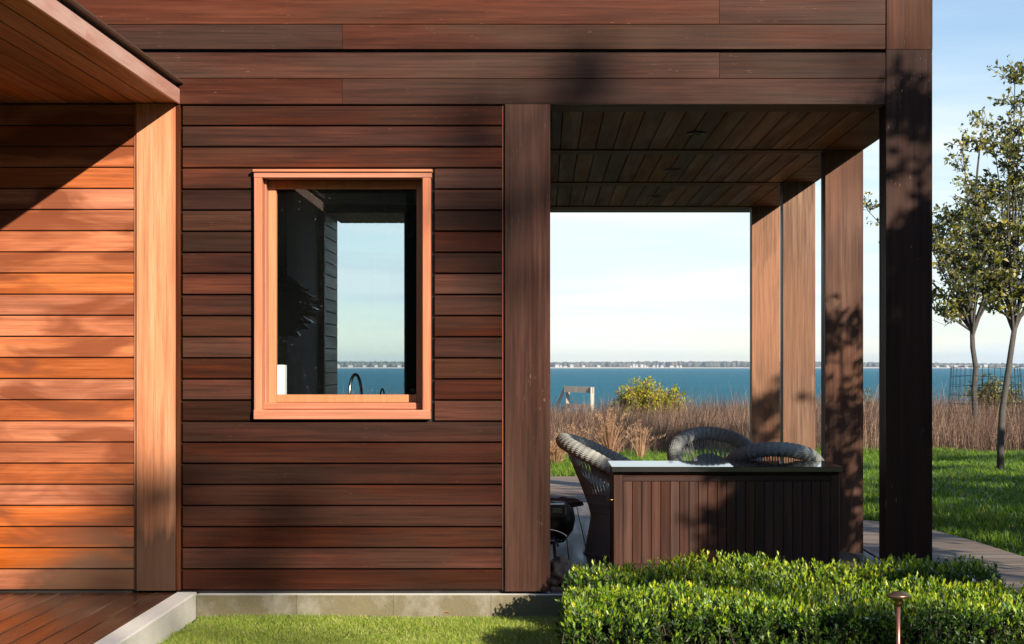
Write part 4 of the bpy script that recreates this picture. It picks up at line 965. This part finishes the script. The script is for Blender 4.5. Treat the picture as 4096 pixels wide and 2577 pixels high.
def lump(name, c, r, mat, label, cat, seed, base=None):
    rn = np.random.default_rng(seed); nu, nv = 48, 28; g = []
    ph = rn.uniform(0, 6, 8)
    for i in range(nv):
        t = PI*i/(nv-1)
        for j in range(nu):
            a = 2*PI*j/nu; d = np.array([math.sin(t)*math.cos(a), math.sin(t)*math.sin(a), math.cos(t)])
            f = 1+.10*math.sin(3*a+ph[0]+2*t)+.07*math.sin(5*a-4*t+ph[1])+.06*abs(math.sin(7*a+5*t+ph[2]))+.05*math.sin(9*t+ph[3])
            g.append(d*np.array(r)*f)
    g = np.array(g); g[:, 2] = np.maximum(g[:, 2], -r[2]*.8)
    i, j = np.meshgrid(np.arange(nv-1), np.arange(nu), indexing='ij'); a = i*nu+j; b = i*nu+(j+1) % nu
    o = link(name, np_mesh(name, g, np.stack([a, a+nu, b+nu, b], -1).reshape(-1, 4), True), mat, None, c); tag(o, label, cat); return o
c = W(2238, 2310, .35); lump('crumpled_bag', (c[0], c[1], .055), (.075, .10, .088), M['bag'], 'crumpled dark grey bag on the porch edge behind the hedge', 'bag', 4)
c = W(2262, 2012, 1.75); lump('folded_cover', (c[0]-.02, 1.75, c[2]), (.13, .10, .035), M['brown_cloth'], 'folded brown cloth lying over the black grill', 'cloth', 6)
# fallen leaf on the lawn
c = W(1782, 2440, -.2)
lf = MB().add([(-.028, 0, 0), (-.01, .012, .008), (.026, .004, .004), (.006, -.012, .014), (0, .02, .022)], [(0, 3, 1), (3, 2, 1), (1, 2, 4)]).build('fallen_leaf', M['leafpaper'], None, (c[0], -.17, -.115)); tag(lf, 'curled brown fallen leaf on the bright front lawn', 'leaf')
# ---- kitchen things behind the window
kc = empty('kitchen_counter', (-1.7, .5, -.02)); tag(kc, 'pale kitchen worktop just inside the cedar window', 'counter')
MB().bbox(-1.6, 1.2, -.28, .4, .99, 1.03, .004, 0).build('worktop', M['stone'], kc); MB().box(-1.58, 1.18, -.26, .36, 0, .989).build('base_cabinet', M['roomdark'], kc)
def faucet(u0, u1, vt, y, r, name, label):
    a = W(u0, vt, y); b = W(u1, vt, y); zt = a[2]; w_ = b[0]-a[0]; cx = (a[0]+b[0])/2; zb = 1.012; f = empty(name, (cx, y, zb)); tag(f, label, 'tap'); H = zt-zb-r
    rr = w_/2-r
    pts = [(-rr, .0, 0), (-rr, .0, H*.45)]+[(-rr*math.cos(t), .16*(1-math.cos(t))/2*1.0, H*.45+H*.55*math.sin(t)) for t in np.linspace(.15, PI-.1, 18)]+[(rr, .16, H*.3)]
    MB().tube(pts, r, 10).build('spout', M['nickel'], f, smooth=True); MB().lathe([(r*2, 0), (r*2, .012), (r*1.3, .02), (0, .02)], 16, (-rr, 0)).build('base', M['nickel'], f)
faucet(1391, 1441, 1492, .55, .0095, 'kitchen_faucet', 'tall arched metal faucet seen through the window')
faucet(1516, 1532, 1553, .58, .005, 'soap_tap', 'small dark arched tap right of the tall faucet')
p = W(1122, 1461, .42); wbx = empty('white_box', (p[0], .42, 1.012)); tag(wbx, 'white upright card box at the window\'s lower left', 'box')
h = p[2]-1.012; MB().bbox(-.055, .031, -.05, .05, 0, h, .002, 2).build('carton', M['white'], wbx); MB().box(-.05, .026, -.045, .045, h, h+.0015).build('lid', M['white'], wbx)
# pendant lamp with tiers of metal leaves
yp = 2.6; p = W(1128, 1200, yp); pdn = empty('pendant_lamp', (p[0], yp, p[2])); tag(pdn, 'dark tiered metal pendant lamp hanging inside the window', 'lamp')
MB().tube([(0, 0, .24), (0, 0, 2.93-p[2])], .004, 6).build('cord', M['black'], pdn)
MB().lathe([(.0, 2.92-p[2]-.16), (.012, 2.92-p[2]-.15), (.05, 2.925-p[2])], 16).build('ceiling_cup', M['room'], pdn)
MB().lathe([(.0, .25), (.024, .25), (.024, .19), (.05, .15), (.05, -.1), (0, -.12)], 18).build('core', M['lampmetal'], pdn)
for k in range(9):
    z = .15-.042*k; rr = .235*math.sin(PI*(k+1.6)/11.2)+.03; nl = 8
    for i in range(nl):
        a = 2*PI*(i+.5*(k % 2))/nl; ca, sa = math.cos(a), math.sin(a); wdt = rr*.36; dz = -.03-.006*k
        def q(r, t, zz): return (r*ca-t*sa, r*sa+t*ca, zz)
        m = MB(); m.add([q(rr*.45, -wdt*.6, z+.02), q(rr*.45, wdt*.6, z+.02), q(rr, wdt, z+dz), q(rr*1.06, 0, z+dz-.006), q(rr, -wdt, z+dz),
                         q(rr*.45, -wdt*.6, z+.022), q(rr*.45, wdt*.6, z+.022), q(rr, wdt, z+dz+.002), q(rr*1.06, 0, z+dz-.004), q(rr, -wdt, z+dz+.002)],
                        [(0,1,2,3,4), (9,8,7,6,5), (0,4,9,5), (1,6,7,2), (2,7,8,3), (3,8,9,4), (0,5,6,1)]); m.build('metal_leaf', M['lampmetal'], pdn)

# ================================================================== haze over the bay
hz = MB().box(-5200, 5200, -70, 4700, -9, 26); hzm = NT('sea_haze')
pv = hzm.n('ShaderNodeVolumePrincipled', {'Color': (.60, .80, 1.0, 1), 'Density': .00011, 'Anisotropy': .2})
hzm.t.links.new(pv.outputs[0], hzm.out.inputs['Volume'])
tag(hz.build('haze', hzm.m), 'thin bluish sea haze over the bay', 'haze', kind='stuff')
